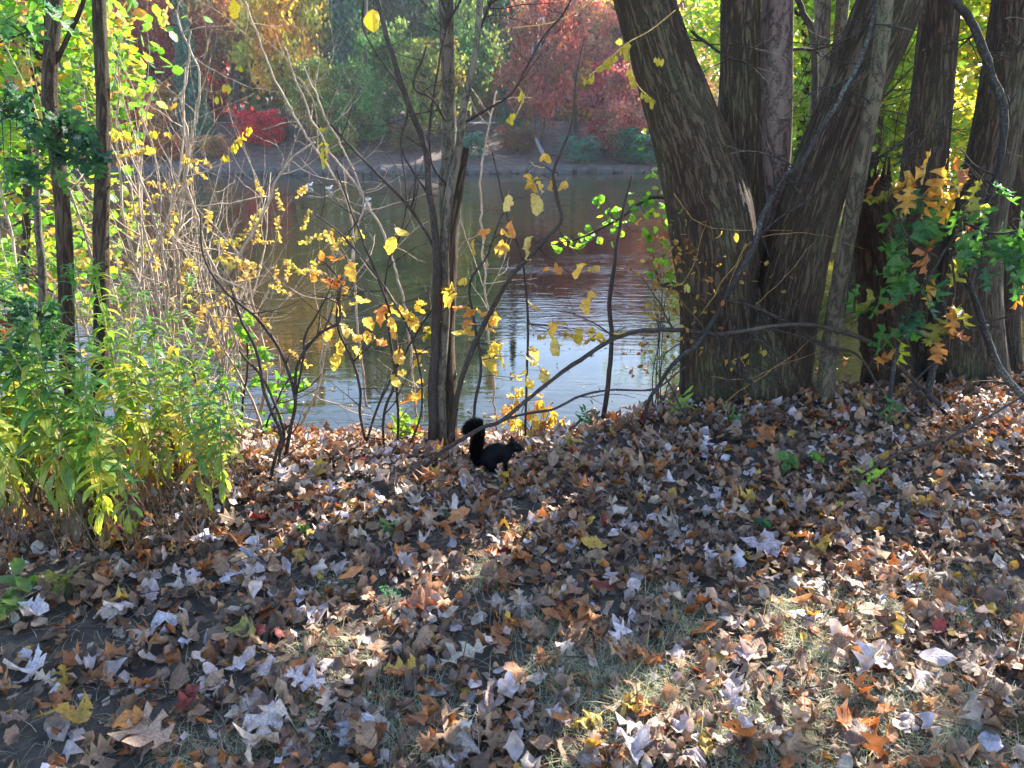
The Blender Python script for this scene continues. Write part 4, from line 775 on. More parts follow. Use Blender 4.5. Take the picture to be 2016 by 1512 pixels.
# ------------------------------------------------------------------ goldenrod stand
def goldenrod(seed):
    r = np.random.default_rng(seed); st = MB(); fo = MB(); H = 1.0; bend = r.normal(0, .05, 2)
    pts = np.array([[bend[0] * u * u, bend[1] * u * u, u * H] for u in np.linspace(0, 1, 10)]); st.tube(pts, np.linspace(.0045, .0015, 10), 5, (.3, .28, .12), cap=False)
    LT = template(oval(.115, 5, 0, .7, .85), bend=-1.3, fold=.3, petiole=0.02, mid=False, seed=seed)
    n = 44
    for i in range(n):
        u = (i + .5) / n * .9 + .1; p = np.array([np.interp(u, np.linspace(0, 1, 10), pts[:, k]) for k in range(3)]); yaw = i * 2.4 + r.normal(0, .3); s = .15 * (1 - .6 * max(0, u - .55) / .45) * r.uniform(.7, 1.15)
        M = np.array(Matrix.Rotation(yaw, 3, 'Z') @ Matrix.Rotation(r.uniform(-.2, .7) - (.9 if u < .35 else 0), 3, 'X')) * s
        g = np.array([.10, .20, .04]) if u > .5 else np.array([.22, .26, .06]) if u > .22 else np.array([.16, .09, .05]); g = g * r.uniform(.75, 1.25)
        if r.random() < .08: g = np.array([.35, .3, .05])
        fo.batch(*LT, M[None], p[None], g[None])
    for i in range(22): # tufted top
        p = pts[-1] + np.array([0, 0, -.05 + i * .003]); M = np.array(Matrix.Rotation(i * 2.4, 3, 'Z') @ Matrix.Rotation(r.uniform(.3, 1.3), 3, 'X')) * .045; fo.batch(*LT, M[None], p[None], np.array([[.10, .22, .05]]))
    return st.mesh('stem', M_grass), fo.mesh('foliage', M_green)
GR = [goldenrod(s) for s in range(6)]
def gold_at(px, Y, hgt, tint, k, label, group):
    x = P(px, 1000, Y)[0]; z = float(ground_h(x, Y)); t = thing('goldenrod', label, 'plant', (x, Y, z), group); sm, fm = GR[k % 6]
    R = Matrix.Rotation(random.uniform(0, 6.28), 4, 'Z') @ Matrix.Rotation(random.uniform(0, .14), 4, 'X') @ Matrix.Diagonal((hgt * .9 + .15, hgt * .9 + .15, hgt, 1))
    for nm, me in (('stem', sm), ('foliage', fm)): o = instance(nm, me, None, R, tint); o.parent = t
TW = ['mid green', 'blue green', 'yellowing', 'dark teal green', 'bright lime green']
tints = [(1, 1, 1), (.75, .95, 1.1), (1.3, 1.1, .7), (.6, .85, 1.0), (1.1, 1.15, .8)]
for k in range(72):
    u = random.random(); px = -60 + 530 * u; Y = random.uniform(2.55, 3.6) + .15 * (px > 250)
    hg = random.uniform(.5, 1.12) * (1.05 - .5 * max(0, (px - 230) / 260))
    ti_g = random.randrange(5); gold_at(px, Y, hg, tints[ti_g], k, ('tall ' if hg > .8 else 'short ' if hg < .65 else 'mid height ') + TW[ti_g] + ' goldenrod ' + ('front' if Y < 3.1 else 'back' if Y > 3.45 else 'middle') + ' of stand, ' + ('left edge' if px < 110 else 'before two trunks' if px < 250 else 'right side'), 'goldenrod stems in the left stand')
# dried brown weed bottoms
wd_ = MB(); M_dry = plain('dry_weed', (0.16, 0.10, 0.07), noise=.4, attr=True)
for k in range(150):
    x = P(random.uniform(-40, 450), 1050, 2.7)[0]; Y = random.uniform(2.45, 3.2); z = float(ground_h(x, Y)); grow(wd_, (x, Y, z), (rng.normal(0, .2), rng.normal(0, .2), 1), random.uniform(.12, .4), .0022, 1, 3, kids=3, bend=.3)
o = wd_.build('dry_weeds', M_dry, kind='stuff'); tag(o, 'dry brown weed stalks under the goldenrod stand', 'weeds')
# ------------------------------------------------------------------ ground: fallen leaves
def ray_ground(px, py):
    Y = 3.0
    for _ in range(12):
        q = P(px, py, Y); h = float(ground_h(q[0], q[1])); d = P(px, py, 1.0) - np.array([0, 0, CAM_H]); Y = (h - CAM_H) / d[2]
        if Y <= 0 or Y > 12: return None
    return P(px, py, Y)
DC = [((.26, .165, .105), 25), ((.34, .22, .14), 20), ((.30, .12, .045), 14), ((.44, .36, .35), 13), ((.46, .42, .47), 9), ((.10, .065, .05), 18), ((.16, .10, .07), 16), ((.42, .27, .05), 5), ((.42, .16, .05), 6), ((.22, .035, .025), 1), ((.40, .33, .28), 14)]
DCc = np.array([c for c, _ in DC]); DCw = np.array([w_ for _, w_ in DC], float); DCw /= DCw.sum()
def litter_templates():
    T = []; r_ = random.Random(5)
    for i in range(26):
        half, s, wgt = [(OAK_S, .12, .9), (MAPLE_S, .08, 1.0), (OVAL, .095, 1.8), (CHIP, .04, 6.5), (oval(.33, 4), .065, 3.0), (MAPLE, .085, .6), (OAK, .14, .5)][i % 7]
        T.append((template(half, bend=r_.uniform(-1.6, 2.0), roll=r_.uniform(-3.2, 3.8), fold=r_.uniform(-.2, .5), wave=r_.uniform(.1, .5), petiole=.18, seed=i + 50, mid=(i % 7 > 4)), s, wgt))
    return T
LTm = litter_templates(); wts = np.array([t_[2] for t_ in LTm]); wts /= wts.sum()
def scatter(n, x0, x1, y0, y1, hmax, dens=None):
    mb = MB(); X = rng.uniform(x0, x1, n); Y = rng.uniform(y0, y1, n)
    k = np.abs(X) < (Y + 1.2) * .78 + .5; X, Y = X[k], Y[k]
    if dens is not None: k = rng.random(len(X)) < dens(X, Y); X, Y = X[k], Y[k]
    Z = ground_h(X, Y); k = (Z > WATER - .02) & ~((np.abs(X + .10) < .13) & (Y > 3.12) & (Y < YS + .07) & (rng.random(len(X)) < .93)); X, Y, Z = X[k], Y[k], Z[k]; n = len(X); ti = rng.choice(len(LTm), size=n, p=wts)
    for i, (tp, s, _) in enumerate(LTm):
        q = np.where(ti == i)[0]; m_ = len(q)
        if not m_: continue
        M = rots(m_, .42, .5) * (s * rng.uniform(.6, 1.15, m_))[:, None, None]; L = np.stack([X[q], Y[q], Z[q] + .006 + rng.random(m_) ** 1.5 * hmax], -1)
        cl = DCc[rng.choice(len(DCc), size=m_, p=DCw)] * rng.uniform(.75, 1.2, (m_, 1)); mb.batch(*tp, M, L, cl)
    return mb
def dens(X, Y):                            # thinner, with bare soil and turf, near the camera
    d = .75 + .35 * sstep(2.0, 2.9, Y) - .25 * sstep(-.4, -1.3, X) * sstep(2.9, 2.3, Y) + .32 * vnoise(X * 2.2, Y * 2.2, 0, 40); return np.clip(d, .2, 1)
mb = scatter(60000, -6, 7.5, .9, 5.4, .045, dens); o = mb.build('leaf_litter', M_dead, kind='stuff'); tag(o, 'thick carpet of small brown and grey fallen leaves on the bank', 'fallen leaves')
fl = MB(); n_ = 260; X = rng.uniform(-.27, .08, n_); Y = rng.uniform(3.08, YS + .09, n_); Z = ground_h(X, Y); ti = rng.choice(len(LTm), size=n_, p=wts)
for i in range(n_):
    tp, s_, _ = LTm[(ti[i] // 7) * 7 + 3 if rng.random() < .6 and (ti[i] // 7) * 7 + 3 < len(LTm) else ti[i]]
    fl.batch(*tp, rots(1, .1, .5) * s_ * .7, np.array([[X[i], Y[i], Z[i] + .004]]), DCc[rng.choice(len(DCc), size=1, p=DCw)])
tag(fl.build('leaf_litter', M_dead, kind='stuff'), 'flattened small leaves under and in front of the squirrel', 'fallen leaves')
# the leaves that show largest: pieces of the ground
def fallen(px, py, size, kind, color, parent=ground, tilt=.35, z=.02, name='fallen_leaf', yaw=None, flip=False):
    q = ray_ground(px, py)
    if q is None: return None
    me = tmpl_mesh((kind + '_' + M_dead.name, random.randrange(12)), M_dead)
    a = random.uniform(0, 6.28); R = Matrix.Rotation(abs(random.gauss(0, tilt)) + (math.pi if flip else 0), 4, Vector((math.cos(a), math.sin(a), 0))) @ Matrix.Rotation(random.uniform(0, 6.28) if yaw is None else yaw, 4, 'Z')
    M = Matrix.Translation((q[0], q[1], q[2] + z + size * .12)) @ R @ Matrix.Scale(size, 4)
    return instance(name, me, parent, M, color)
for k in range(265):
    py = 1512 - 560 * random.random() ** 1.5; px = random.uniform(-10, 2026)
    kd, sz = random.choice([('oak', .17), ('oak', .14), ('maple', .10), ('oval', .12), ('oval', .13), ('elm', .12), ('elm', .11), ('round', .09)])
    cl = DCc[rng.choice(len(DCc), p=DCw)] * random.uniform(.85, 1.25)
    if sum(cl) < .3: cl = cl * 1.8
    fallen(px, py, sz * random.uniform(.5, .95), kd, tuple(cl), tilt=.3, z=random.uniform(.005, .03), flip=random.random() < .4)
PALE = (.50, .48, .53); TANC = (.36, .24, .17); OC = (.42, .17, .06); YC = (.5, .38, .08)
named = [(330, 1252, .13, 'maple', PALE, 'white maple leaf on dark soil at lower left, lying open'), (85, 1235, .10, 'maple', PALE, 'white folded leaf below the green weeds at lower left'), (75, 1350, .12, 'maple', PALE, 'whitish lobed leaf near the left edge, below the folded white one'),
  (880, 1053, .12, 'elm', (.40, .17, .06), 'large orange brown oval leaf lying flat left of centre below the squirrel'), (1635, 1090, .10, 'round', YC, 'big pale yellow round leaf lying right of centre'), (985, 948, .09, 'maple', (.5, .28, .04), 'orange yellow leaf just below the squirrel front paws'),
  (345, 1495, .19, 'oak', TANC, 'large tan oak leaf at the bottom edge, left of centre'), (545, 1420, .19, 'oak', (.42, .36, .34), 'pale grey oak leaf with long curled lobe near the bottom'), (930, 1450, .17, 'oak', (.44, .38, .34), 'pale star shaped oak leaf at the bottom centre'),
  (1010, 1325, .12, 'elm', (.36, .17, .09), 'brown beech leaf standing on edge in the bottom centre'), (960, 1300, .16, 'oak', (.42, .37, .30), 'pale cream oak leaf with deep lobes beside the upright brown leaf'), (860, 1215, .13, 'maple', (.36, .15, .08), 'reddish brown curled maple leaf centre foreground'),
  (1530, 1100, .15, 'maple', (.40, .33, .36), 'lilac grey maple leaf right of centre left of the yellow one'), (1680, 1275, .17, 'oak', (.33, .19, .12), 'broad brown ribbed leaf in the right foreground'), (1595, 1225, .07, 'round', (.55, .28, .03), 'small glowing orange leaf in the sunny streak'),
  (715, 1430, .12, 'maple', PALE, 'whitish crumpled maple leaf at the bottom left of centre'), (1240, 1480, .12, 'maple', PALE, 'white maple leaf at the bottom edge right of centre'), (1950, 1230, .09, 'round', (.48, .30, .05), 'yellow leaf at the right edge of the foreground'),
  (505, 1275, .12, 'elm', (.24, .22, .06), 'olive green fallen leaf at left foreground'), (155, 1425, .11, 'maple', (.40, .26, .05), 'mustard yellow maple leaf near the lower left corner'), (225, 1455, .10, 'oval', (.42, .19, .05), 'orange curled leaf standing up at lower left'),
  (1110, 1190, .09, 'elm', (.36, .19, .12), 'brown leaf curled upright in the middle distance'), (230, 1080, .10, 'elm', (.22, .03, .02), 'dark red curled leaf under the goldenrod'), (1470, 1325, .08, 'oval', PALE, 'pale rolled leaf beside the sunny streak')]
for px, py, sz, kd, cl, wd in named:
    o = fallen(px, py, sz, kd, cl, None, .22, .035, 'fallen_leaf')
    if o: tag(o, wd, 'leaf', 'distinct fallen leaves')
# ------------------------------------------------------------------ grass
gm = MB()
def blade(mb, p, h, lean, yaw, col, wd=.0016):
    d = np.array([math.cos(yaw), math.sin(yaw), 0]); s = np.array([-math.sin(yaw), math.cos(yaw), 0]) * wd; V = []
    for u in (0, .4, .75, 1): c_ = p + d * lean * u * u + np.array([0, 0, h * (u - .35 * u * u * (lean / max(h, .01)))]); V += [c_ - s * (1 - u * .9), c_ + s * (1 - u * .9)]
    mb.raw(V, [[0, 1, 3], [0, 3, 2], [2, 3, 5], [2, 5, 4], [4, 5, 7], [4, 7, 6]], col)
tufts = [(1250, 1340, .16, 320, .09), (950, 1140, .1, 170, .07), (660, 1165, .09, 120, .05), (640, 1275, .1, 130, .05), (1620, 1290, .12, 200, .08), (1560, 1230, .1, 160, .08), (1180, 1450, .2, 260, .07), (820, 1420, .18, 200, .07), (1000, 1045, .07, 90, .05), (1900, 1200, .16, 200, .07), (1700, 1210, .14, 180, .06), (560, 1440, .18, 180, .05),
         (1450, 1450, .22, 300, .07), (1750, 1400, .25, 320, .08), (1900, 1450, .25, 300, .08), (1290, 1150, .12, 120, .06), (400, 1500, .16, 120, .05), (1350, 1230, .14, 150, .06), (700, 1340, .12, 100, .06), (1050, 1230, .12, 120, .06), (1100, 1330, .14, 160, .08), (1560, 1460, .2, 200, .06)]
GC = [(.26, .30, .22), (.18, .25, .16), (.46, .40, .28), (.52, .46, .36), (.2, .26, .09), (.38, .34, .24)]
for px, py, R, n, h in tufts:
    q = ray_ground(px, py)
    for i in range(n * 3):
        a, rr = random.uniform(0, 6.28), R * random.random() ** .7; x, y = q[0] + math.cos(a) * rr, q[1] + math.sin(a) * rr
        blade(gm, np.array([x, y, float(ground_h(x, y))]), h * random.uniform(.4, 1.1), random.uniform(h * .3, h * 1.6), random.uniform(0, 6.28), random.choice(GC), .0012)
for i in range(5000):
    Y = random.uniform(1.3, 3.2); x = random.uniform(-1, 1) * (Y + 1) * .75 + .4
    blade(gm, np.array([x, Y, float(ground_h(x, Y))]), random.uniform(.02, .06), random.uniform(.03, .12), random.uniform(0, 6.28), random.choice(GC[2:]), .0011)
for i in range(50):
    q = ray_ground(random.uniform(700, 2000), random.uniform(1150, 1500)); blade(gm, q, random.uniform(.12, .24), random.uniform(.0, .12), random.uniform(0, 6.28), (.45, .36, .25), .001)
tag(gm.build('grass', M_grass, kind='stuff'), 'thin dry and blue green grass tufts between the leaves', 'grass')
fw = MB(); n_ = 420; X = rng.uniform(-4, 3.2, n_); Y = 4.6 + 3.2 * rng.random(n_) ** 1.8; ti = rng.choice(len(LTm), size=n_, p=wts)
for i in range(n_):
    if float(ground_h(X[i], Y[i])) > WATER - .005: continue
    tp, s_, _ = LTm[ti[i]]; fw.batch(*tp, rots(1, .04, .5) * s_ * .6, np.array([[X[i], Y[i], WATER + .006]]), np.array([random.choice([(.45, .32, .08), (.40, .2, .07), (.3, .2, .12), (.5, .42, .15)])]))
tag(fw.build('floating_leaves', M_dead, kind='stuff'), 'small yellow and brown leaves floating near the shore', 'fallen leaves')
# twigs lying in the litter
tw = MB()
for i in range(170):
    q = ray_ground(random.uniform(0, 2016), random.uniform(900, 1510))
    if q is None: continue
    grow(tw, q + np.array([0, 0, random.uniform(.02, .05)]), (*rng.normal(0, 1, 2), rng.normal(0, .12)), random.uniform(.08, .35), random.uniform(.0012, .003), 1 if i % 3 == 0 else 0, 4, up=0, bend=.2, kids=2)
tag(tw.build('fallen_twigs', M_twig, kind='stuff'), 'small dark twigs strewn in the leaf litter', 'twigs')
# seedlings
sd = [(1335, 845, 4.0, .13, 'lance', (.20, .32, .04), 12, 'bright green seedling with narrow leaves at the foot of the big maple'), (1435, 870, 3.8, .10, 'lance', (.08, .18, .05), 8, 'dark green seedling in front of the big maple base'), (762, 1045, 0, .07, 'lance', (.10, .22, .06), 12, 'tiny leafy green seedling left of centre in the litter'),
      (1745, 860, 3.7, .12, 'lance', (.05, .14, .06), 10, 'dark green narrow leaved seedling below the oak sapling'), (1550, 915, 0, .08, 'round', (.08, .17, .05), 5, 'green broad leaved seedling right of the squirrel'), (1605, 905, 0, .07, 'round', (.10, .22, .05), 4, 'small light green seedling beside the broad leaved one'), (1705, 960, 0, .12, 'lance', (.15, .30, .05), 6, 'upright light green seedling by the long fallen branch'),
      (600, 1040, 0, .05, 'round', (.05, .14, .05), 4, 'small dark green seedling between weeds and centre'), (765, 1170, 0, .06, 'elm', (.02, .10, .05), 4, 'dark green plantlet in the left middle litter'), (1150, 850, 4.1, .12, 'lance', (.04, .12, .05), 14, 'dark green low plant on the bank right of the squirrel'), (1500, 1035, 0, .06, 'round', (.03, .10, .06), 5, 'dark teal plantlet right of centre'),
      (800, 880, 4.1, .14, 'round', (.18, .30, .03), 12, 'lime green low plant left of the centre clump'), (45, 1170, 0, .10, 'elm', (.10, .17, .05), 9, 'broad leaved pale green plant at the left edge'), (130, 1165, 0, .09, 'elm', (.17, .17, .05), 8, 'yellowing broad leaved plant right of the pale green one at left'), (20, 1215, 0, .09, 'elm', (.12, .19, .05), 8, 'low yellow green plant under the two broad leaved plants'), (880, 1010, 0, .05, 'lance', (.04, .12, .04), 5, 'short dark green sprout below the squirrel')]
for px, py, Y, h, kd, cl, n, wd in sd:
    q = ray_ground(px, py + 20) if not Y else P(px, py + 15, Y)
    if q is None: continue
    q[2] = float(ground_h(q[0], q[1])); t = thing('seedling', wd, 'plant', q); mb = MB(); hh = h * 1.2; mb.tube([q, q + np.array([.01, 0, hh * .5]), q + np.array([0, .01, hh])], [.003, .002, .001], 5, (.12, .2, .05)); mb.build('stem', M_grass, t)
    for i in range(n): hang_leaf(t, q + np.array([0, 0, hh * (.35 + .65 * (i + 1) / n)]), h * .8 if kd == 'lance' else h * .75, kd, cl, M_green, yaw=i * 2.4, pitch=random.uniform(-.5, .6))

# ------------------------------------------------------------------ leaning and fallen dead branches
def dead_branch(ctrl, label, mat=M_twig, kids=10, wig=.006, seed=0, n=9, ln=.4, name='dead_branch'):
    p, r = path(ctrl, .02, wig, seed); t = thing(name, label, 'branch', p[0]); mb = MB(); mb.tube(p, r, n, bark=float(r.max()) * .12, bf=(60, 20), seed=seed); mb.build('limb', mat, t)
    for k in range(kids):
        mb = MB(); j = random.randint(4 if seed not in (3, 4) else int(len(p) * (.42 if seed == 3 else .5)), len(p) - 3); grow(mb, p[j], rng.normal(0, 1, 3) * np.array([1, .6, .8]), random.uniform(.4, 1) * ln, r[j] * .5, 1, 5, kids=3, up=0, bend=.3); mb.build('twig', mat, t)
    return p
dead_branch([(1262, 860, 3.9, 6), (1278, 790, 3.9, 7), (1330, 712, 3.9, 8), (1372, 678, 3.9, 8), (1400, 640, 3.9, 9), (1438, 568, 3.9, 10), (1482, 492, 3.92, 12), (1503, 420, 3.95, 10), (1540, 352, 3.97, 9), (1578, 318, 3.97, 8), (1640, 212, 4.0, 8), (1690, 130, 4.02, 8), (1722, 20, 4.05, 7), (1745, -90, 4.1, 6)], 'long lichen flecked dead branch leaning diagonally across the big maple', M_lichen, 16, .006, 1)
dead_branch([(1880, 0, 4.0, 13), (1915, 50, 4.0, 15), (1950, 140, 4.0, 15), (1975, 215, 4.0, 14), (1975, 290, 4.0, 12), (1960, 350, 4.0, 10), (1935, 430, 4.0, 9), (1905, 520, 4.0, 9), (1930, 620, 4.0, 12), (1955, 700, 4.0, 15), (1990, 755, 4.0, 14), (2030, 800, 4.0, 12)], 'crooked dark dead branch hanging down at the right edge', M_lichen, 12, .006, 2)
pl = dead_branch([(838, 918, 3.2, 6), (870, 890, 3.2, 7), (905, 868, 3.2, 7), (950, 842, 3.2, 7), (985, 830, 3.2, 7), (1040, 785, 3.3, 7), (1090, 745, 3.4, 7), (1140, 710, 3.5, 8), (1200, 672, 3.6, 8), (1260, 652, 3.8, 9), (1340, 650, 3.9, 9), (1420, 658, 3.95, 9), (1500, 645, 3.95, 8), (1570, 638, 3.95, 8), (1650, 650, 3.95, 9), (1720, 678, 3.95, 9), (1790, 740, 3.95, 8), (1850, 800, 3.95, 6)], 'long thin dead branch arching over the squirrel tail to the big maple', M_twig, 14, .004, 3)
dead_branch([(985, 828, 3.2, 5), (1030, 815, 3.22, 5), (1090, 805, 3.25, 5), (1140, 782, 3.3, 5), (1200, 768, 3.35, 4), (1290, 765, 3.4, 4), (1350, 720, 3.5, 3)], 'lower fork of thin dead branch running right from above the squirrel', M_twig, 2, .004, 4)
dead_branch([(1690, 938, 3.0, 4), (1772, 893, 3.0, 5), (1868, 861, 3.05, 5), (1925, 832, 3.1, 5), (2020, 775, 3.2, 4), (2090, 720, 3.3, 4)], 'brown fallen branch lying over the litter at the right', M_twig, 6, .003, 5, name='fallen_branch').__class__
dead_branch([(1300, 560, 4.2, 5), (1400, 585, 4.15, 6), (1470, 600, 4.1, 6), (1560, 640, 4.1, 7), (1620, 680, 4.05, 6), (1690, 700, 4.0, 5), (1740, 780, 4.0, 4)], 'thin dark branch crossing low in front of the maple base', M_twig, 10, .006, 6)
dead_branch([(1840, 540, 4.0, 4), (1860, 620, 3.9, 9), (1850, 680, 3.9, 10), (1835, 740, 3.9, 12), (1830, 780, 3.9, 11), (1860, 810, 3.9, 8), (1880, 850, 3.8, 6)], 'pale grey dead stick standing before the right trunks', M_lichen, 5, .004, 7)
dead_branch([(1470, 680, 4.0, 5), (1440, 660, 4.0, 5), (1430, 690, 4.0, 5), (1450, 730, 4.0, 6), (1500, 770, 4.0, 6)], 'pale twisted twig at the foot of the big maple', M_lichen, 6, .006, 8)
# finer dead twigs in front of the bright foliage on the right
for k, (x0, y0, x1, y1, lab) in enumerate([(1650, 260, 1800, 130, 'bare twigs fanning between leaning pole and brown trunk, upper'), (1690, 330, 1810, 250, 'bare twigs fanning between leaning pole and brown trunk, lower'), (1880, 200, 1760, 330, 'bare dark twigs left of the hanging branch'), (1560, 100, 1700, 60, 'bare twigs in front of lichen grey trunk'), (1960, 120, 2060, 60, 'bare twigs at the upper right corner'), (1360, 60, 1480, 130, 'bare twigs between left stem and second stem')]):
    dead_branch([(x0, y0, 4.3, 6), ((x0 + x1) / 2, (y0 + y1) / 2 + 10, 4.3, 5), (x1, y1, 4.3, 3)], lab, M_twig, 9, .008, 20 + k, 6, .55)
# locust leaf sprays and straw vines
lv = thing('locust_branch', 'drooping yellow locust leaf sprays hanging before the left maple stem', 'branch', P(1240, 20, 3.7))
loc = [[(1330, 20, 3.7), (1280, 60, 3.7), (1235, 85, 3.7), (1195, 120, 3.7), (1160, 150, 3.7)], [(1235, 85, 3.7), (1240, 120, 3.7), (1250, 160, 3.7), (1280, 195, 3.7)], [(1200, -20, 3.7), (1100, 40, 3.7), (1010, 55, 3.7)], [(1010, 160, 3.7), (1030, 190, 3.7), (1010, 240, 3.7)]]
for c_ in loc:
    p, r = path([(*a, 2.5) for a in c_], .02); mb = MB(); mb.tube(p, r, 4, (1.6, 1.4, .6), cap=False); mb.build('twig', M_tan, lv)
for (a, b, c_, d, n) in [(1235, 85, 1155, 155, 16), (1232, 90, 1245, 165, 14), (1245, 160, 1285, 198, 10), (1285, 110, 1310, 118, 4), (635, 240, 640, 330, 10), (490, 250, 440, 310, 14), (210, 250, 270, 275, 9), (300, 258, 390, 262, 10), (1030, 180, 1000, 240, 8), (470, 130, 430, 190, 6)]:
    for i in range(n):
        u = i / max(1, n - 1)
        for s in ((-1, 1) if random.random() < .55 else ()): hang_leaf(lv, P(a + (c_ - a) * u + s * 3, b + (d - b) * u, 3.7), .038, 'oval', random.choice([(.5, .42, .05), (.42, .40, .06)]), M_yellow, yaw=random.uniform(-.6, .6) + (0 if s > 0 else 3.1), pitch=-1.1)
vn = thing('vine', 'straw coloured vines crossing the big maple trunk with a few yellow leaves', 'vine', P(1450, 480, 4.05)); VA = []
for i, c_ in enumerate([[(1330, 380, 4.05, 3), (1365, 430, 4.05, 3), (1420, 450, 4.05, 3), (1560, 455, 4.05, 2)], [(1380, 620, 4.05, 3), (1440, 530, 4.05, 3), (1490, 470, 4.05, 3), (1590, 460, 4.05, 3), (1700, 490, 4.05, 2)], [(1345, 560, 4.05, 3), (1370, 500, 4.05, 3), (1390, 430, 4.05, 2)], [(1490, 600, 4.05, 2), (1550, 540, 4.05, 2), (1600, 480, 4.05, 2)], [(1400, 740, 4.0, 3), (1470, 745, 4.0, 3), (1540, 720, 4.0, 3), (1620, 690, 4.0, 2)], [(1430, 790, 4.0, 3), (1500, 740, 4.0, 3), (1560, 700, 4.0, 3), (1620, 650, 4.0, 2)], [(1290, 560, 4.0, 2), (1340, 590, 4.0, 2), (1390, 650, 4.0, 2)], [(1470, 480, 4.05, 3), (1440, 550, 4.05, 3), (1425, 600, 4.05, 2)]]):
    p, r = path(c_, .02, .012, i); r = np.linspace(r[0] * .9, .0008, len(r)); VA.append(p); mb = MB(); mb.tube(p, r, 5, cap=False); mb.build('stem', M_tan, vn).color = (.75, .58, .28, 1)
sprays(vn, VA, [(1345, 420, 2, 8, [Gd, OLV]), (1350, 560, 3, 8, [(.4, .4, .1)]), (1450, 715, 4, 14, [Yl, Gd]), (1500, 692, 3, 10, [Yl]), (1475, 705, 2, 8, [Yl]), (1430, 705, 2, 10, [Gd]), (1465, 775, 2, 8, [Or]), (1450, 455, 1, 4, [Gd]), (1420, 452, 1, 4, [Gd])], 4.0, 'oval', M_yellow, .05)
# lone big yellow leaves near the top
for i, (px, py, Y, lab) in enumerate([(460, 18, 3.4, 'single large golden leaf at the top edge left of centre'), (733, 38, 3.4, 'single round yellow leaf lit by the sun near the top centre')]):
    t = thing('leafy_twig', lab, 'leaf', P(px, py - 20, Y)); mb = MB(); mb.tube([P(px, py - 150, Y), P(px + 10, py - 80, Y), P(px, py - 20, Y)], [.003, .002, .0012], 5); mb.build('twig', M_twig, t)
    hang_leaf(t, P(px, py - 20, Y), .085, 'round', (.65, .5, .05), M_yellow, yaw=.2, pitch=-1.5)

# ================================================================== SQUIRREL
m, nt, out = new_mat('black_fur'); pb = N(nt, 'ShaderNodeBsdfPrincipled', {'Base Color': (.0025, .0022, .0028, 1), 'Roughness': .7, 'Specular IOR Level': .1}); nt.links.new(pb.outputs[0], out.inputs[0]); M_fur = m
m, nt, out = new_mat('wet_eye'); pb = N(nt, 'ShaderNodeBsdfPrincipled', {'Base Color': (.004, .003, .003, 1), 'Roughness': .08, 'Specular IOR Level': .8}); nt.links.new(pb.outputs[0], out.inputs[0]); M_eye = m
CS = 6.72; UN = pxr(2, 900, YS) / CS
def C(cx, cy, dy=0): return P(820 + cx / CS, 760 + cy / CS, YS) + np.array([0, dy, 0])
sq = thing('squirrel', 'black squirrel in profile on the leaf litter, bushy tail curled up behind it', 'squirrel', C(1000, 1095))
me = bpy.data.meshes.new('body'); import bmesh
bm = bmesh.new()
def ball(p, r, sy=1.0):
    M = Matrix.Translation(Vector(p)) @ Matrix.Diagonal((r, r * sy, r, 1)); bmesh.ops.create_icosphere(bm, subdivisions=2, radius=1, matrix=M)
def chain(pts, sy=1.0, st=.22):
    q = np.array([[*C(a, b, d), r * UN] for a, b, d, r in pts]); L = 0; out_ = []
    for i in range(len(q) - 1):
        d = np.linalg.norm(q[i + 1, :3] - q[i, :3]); k = max(2, int(d / (min(q[i, 3], q[i + 1, 3]) * st)))
        for j in range(k): out_.append(q[i] + (q[i + 1] - q[i]) * j / k)
    out_.append(q[-1])
    for o_ in out_: ball(o_[:3], o_[3], sy)
    return np.array(out_)
chain([(915, 975, 0, 95), (960, 950, 0, 125), (1010, 905, 0, 142), (1070, 880, 0, 138), (1130, 880, 0, 118), (1190, 870, 0, 96), (1235, 832, 0, 72), (1285, 798, 0, 74), (1322, 808, 0, 66), (1362, 826, 0, 44), (1395, 838, 0, 24), (1408, 838, 0, 17)], .8)
for s in (-1, 1):
    chain([(985, 960, s * .022, 80), (1010, 1010, s * .03, 60), (960, 1055, s * .034, 32), (920, 1072, s * .034, 22), (1000, 1082, s * .034, 18), (1050, 1086, s * .034, 15)], .8)   # thigh, hock, long hind foot
    chain([(1195, 900, s * .018, 58), (1185, 965, s * .024, 38), (1165, 1020, s * .026, 26), (1180, 1065, s * .026, 19), (1188, 1092, s * .026, 16), (1212, 1098, s * .026, 12)], .85)
    for k in range(4): chain([(1208, 1096, s * .026 + (k - 1.5) * .004, 7), (1232, 1102, s * .026 + (k - 1.5) * .006, 4)]); chain([(1045, 1086, s * .034 + (k - 1.5) * .004, 7), (1078, 1092, s * .034 + (k - 1.5) * .006, 4)])
tail = chain([(870, 1010, 0, 46), (815, 985, 0, 50), (785, 930, 0, 52), (785, 850, 0, 54), (815, 740, 0, 60), (850, 640, 0, 64), (855, 570, 0, 62), (820, 515, 0, 58), (765, 500, 0, 52), (705, 525, 0, 44), (660, 575, 0, 32), (640, 615, 0, 14)], .85)
bm.to_mesh(me); bm.free(); tmp = bpy.data.objects.new('tmp', me); COL.objects.link(tmp)
md = tmp.modifiers.new('r', 'REMESH'); md.mode = 'VOXEL'; md.voxel_size = .0028; md2 = tmp.modifiers.new('s', 'SMOOTH'); md2.iterations = 4; md2.factor = .5
dg = bpy.context.evaluated_depsgraph_get(); ev = bpy.data.meshes.new_from_object(tmp.evaluated_get(dg)); bpy.data.objects.remove(tmp)
nv = len(ev.vertices); co_ = np.zeros(nv * 3); ev.vertices.foreach_get('co', co_); co_ = co_.reshape(-1, 3); no_ = np.zeros(nv * 3); ev.vertices.foreach_get('normal', no_); no_ = no_.reshape(-1, 3)
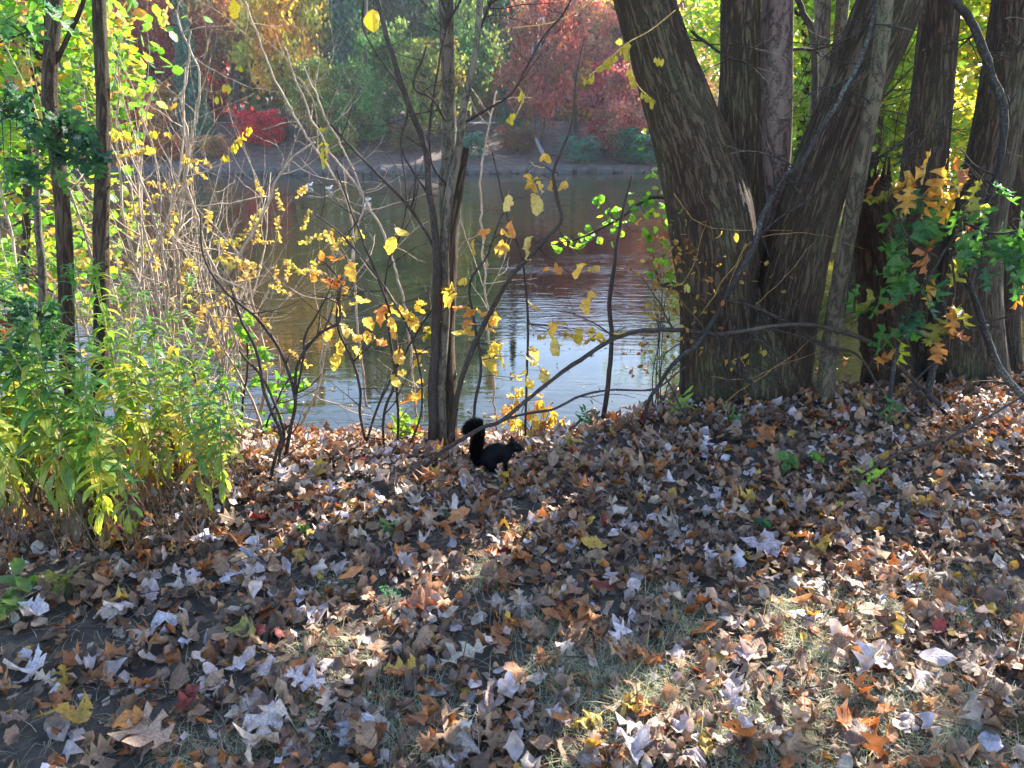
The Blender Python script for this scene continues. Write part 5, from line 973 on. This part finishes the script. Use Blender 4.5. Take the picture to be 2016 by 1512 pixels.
ev.vertices.foreach_set('co', (co_ - np.array(sq.location)).ravel()); ev.polygons.foreach_set('use_smooth', np.ones(len(ev.polygons), bool)); ev.materials.clear(); ev.materials.append(M_fur); ev.name = 'body'
bo = bpy.data.objects.new('body', ev); COL.objects.link(bo); bo.parent = sq
def fur(idx, ln, dirf, wd=.0007):
    mb = MB(); p = co_[idx]; n_ = no_[idx]; d = dirf(p, n_); d /= np.linalg.norm(d, axis=1)[:, None]; k = len(p); L = ln * rng.uniform(.6, 1.3, k)[:, None]
    s = np.cross(d, rng.normal(size=(k, 3))); s /= np.linalg.norm(s, axis=1)[:, None] + 1e-9; s *= wd
    V = np.stack([p - s, p + s, p + d * L], 1).reshape(-1, 3); mb.raw(V, np.arange(k * 3).reshape(-1, 3)); return mb
dt = np.linalg.norm(co_[:, None, :] - tail[None, 4:, :3], axis=2); nearest = dt.argmin(1); on_tail = (dt.min(1) < tail[4:, 3][nearest] * 1.25) & (co_[:, 0] < C(880, 1000)[0])
tdir = np.gradient(tail[:, :3], axis=0)[4:]; tdir /= np.linalg.norm(tdir, axis=1)[:, None]
ti_ = np.where(on_tail)[0]; ti_ = rng.choice(ti_, size=15000)
def tf(p, n_): j = np.linalg.norm(p[:, None] - tail[None, 4:, :3], axis=2).argmin(1); return n_ * .9 + tdir[j] * .8 + rng.normal(0, .25, p.shape)
fur(ti_, .021, tf).build('tail_fur', M_fur, sq)['kind'] = 'stuff'
bi = rng.choice(np.where(~on_tail)[0], size=9000)
fur(bi, .0045, lambda p, n_: n_ * .45 + np.array([-1, 0, -.4]) + rng.normal(0, .25, p.shape)).build('body_fur', M_fur, sq)['kind'] = 'stuff'
for s in (-1, 1):
    mb = MB(); mb.tube([C(1272, 765, s * .014), C(1264, 725, s * .018), C(1256, 676, s * .019)], [.011, .0105, .001], 10); mb.build('ear', M_fur, sq)
    mb = MB(); V, T = rock_mb((0, 0, 0), .0042, 0); V = V / .0042; V /= np.linalg.norm(V, axis=1)[:, None]; mb.raw(V * .0042 + C(1322, 800, s * .0165), T); mb.build('eye', M_eye, sq)
    mb = MB()
    for k in range(5): a = C(1390, 842, s * .006); mb.tube([a, a + np.array([.012, s * .02, .004 * (k - 2)])], [.0003, .0001], 3, cap=False)
    mb.build('whiskers', M_fur, sq)

# ------------------------------------------------------------------ thin autumn air over the lake
m, nt, out = new_mat('thin_haze'); pv = N(nt, 'ShaderNodeVolumePrincipled', {'Color': (.78, .86, 1, 1), 'Density': .0005, 'Anisotropy': .2}); nt.links.new(pv.outputs[0], out.inputs['Volume'])
hz = MB().box((0, 55, 9), (220, 170, 25)).build('haze', m, kind='stuff', smooth=False); hz['label'] = 'faint blue haze over the lake'; hz['category'] = 'haze'
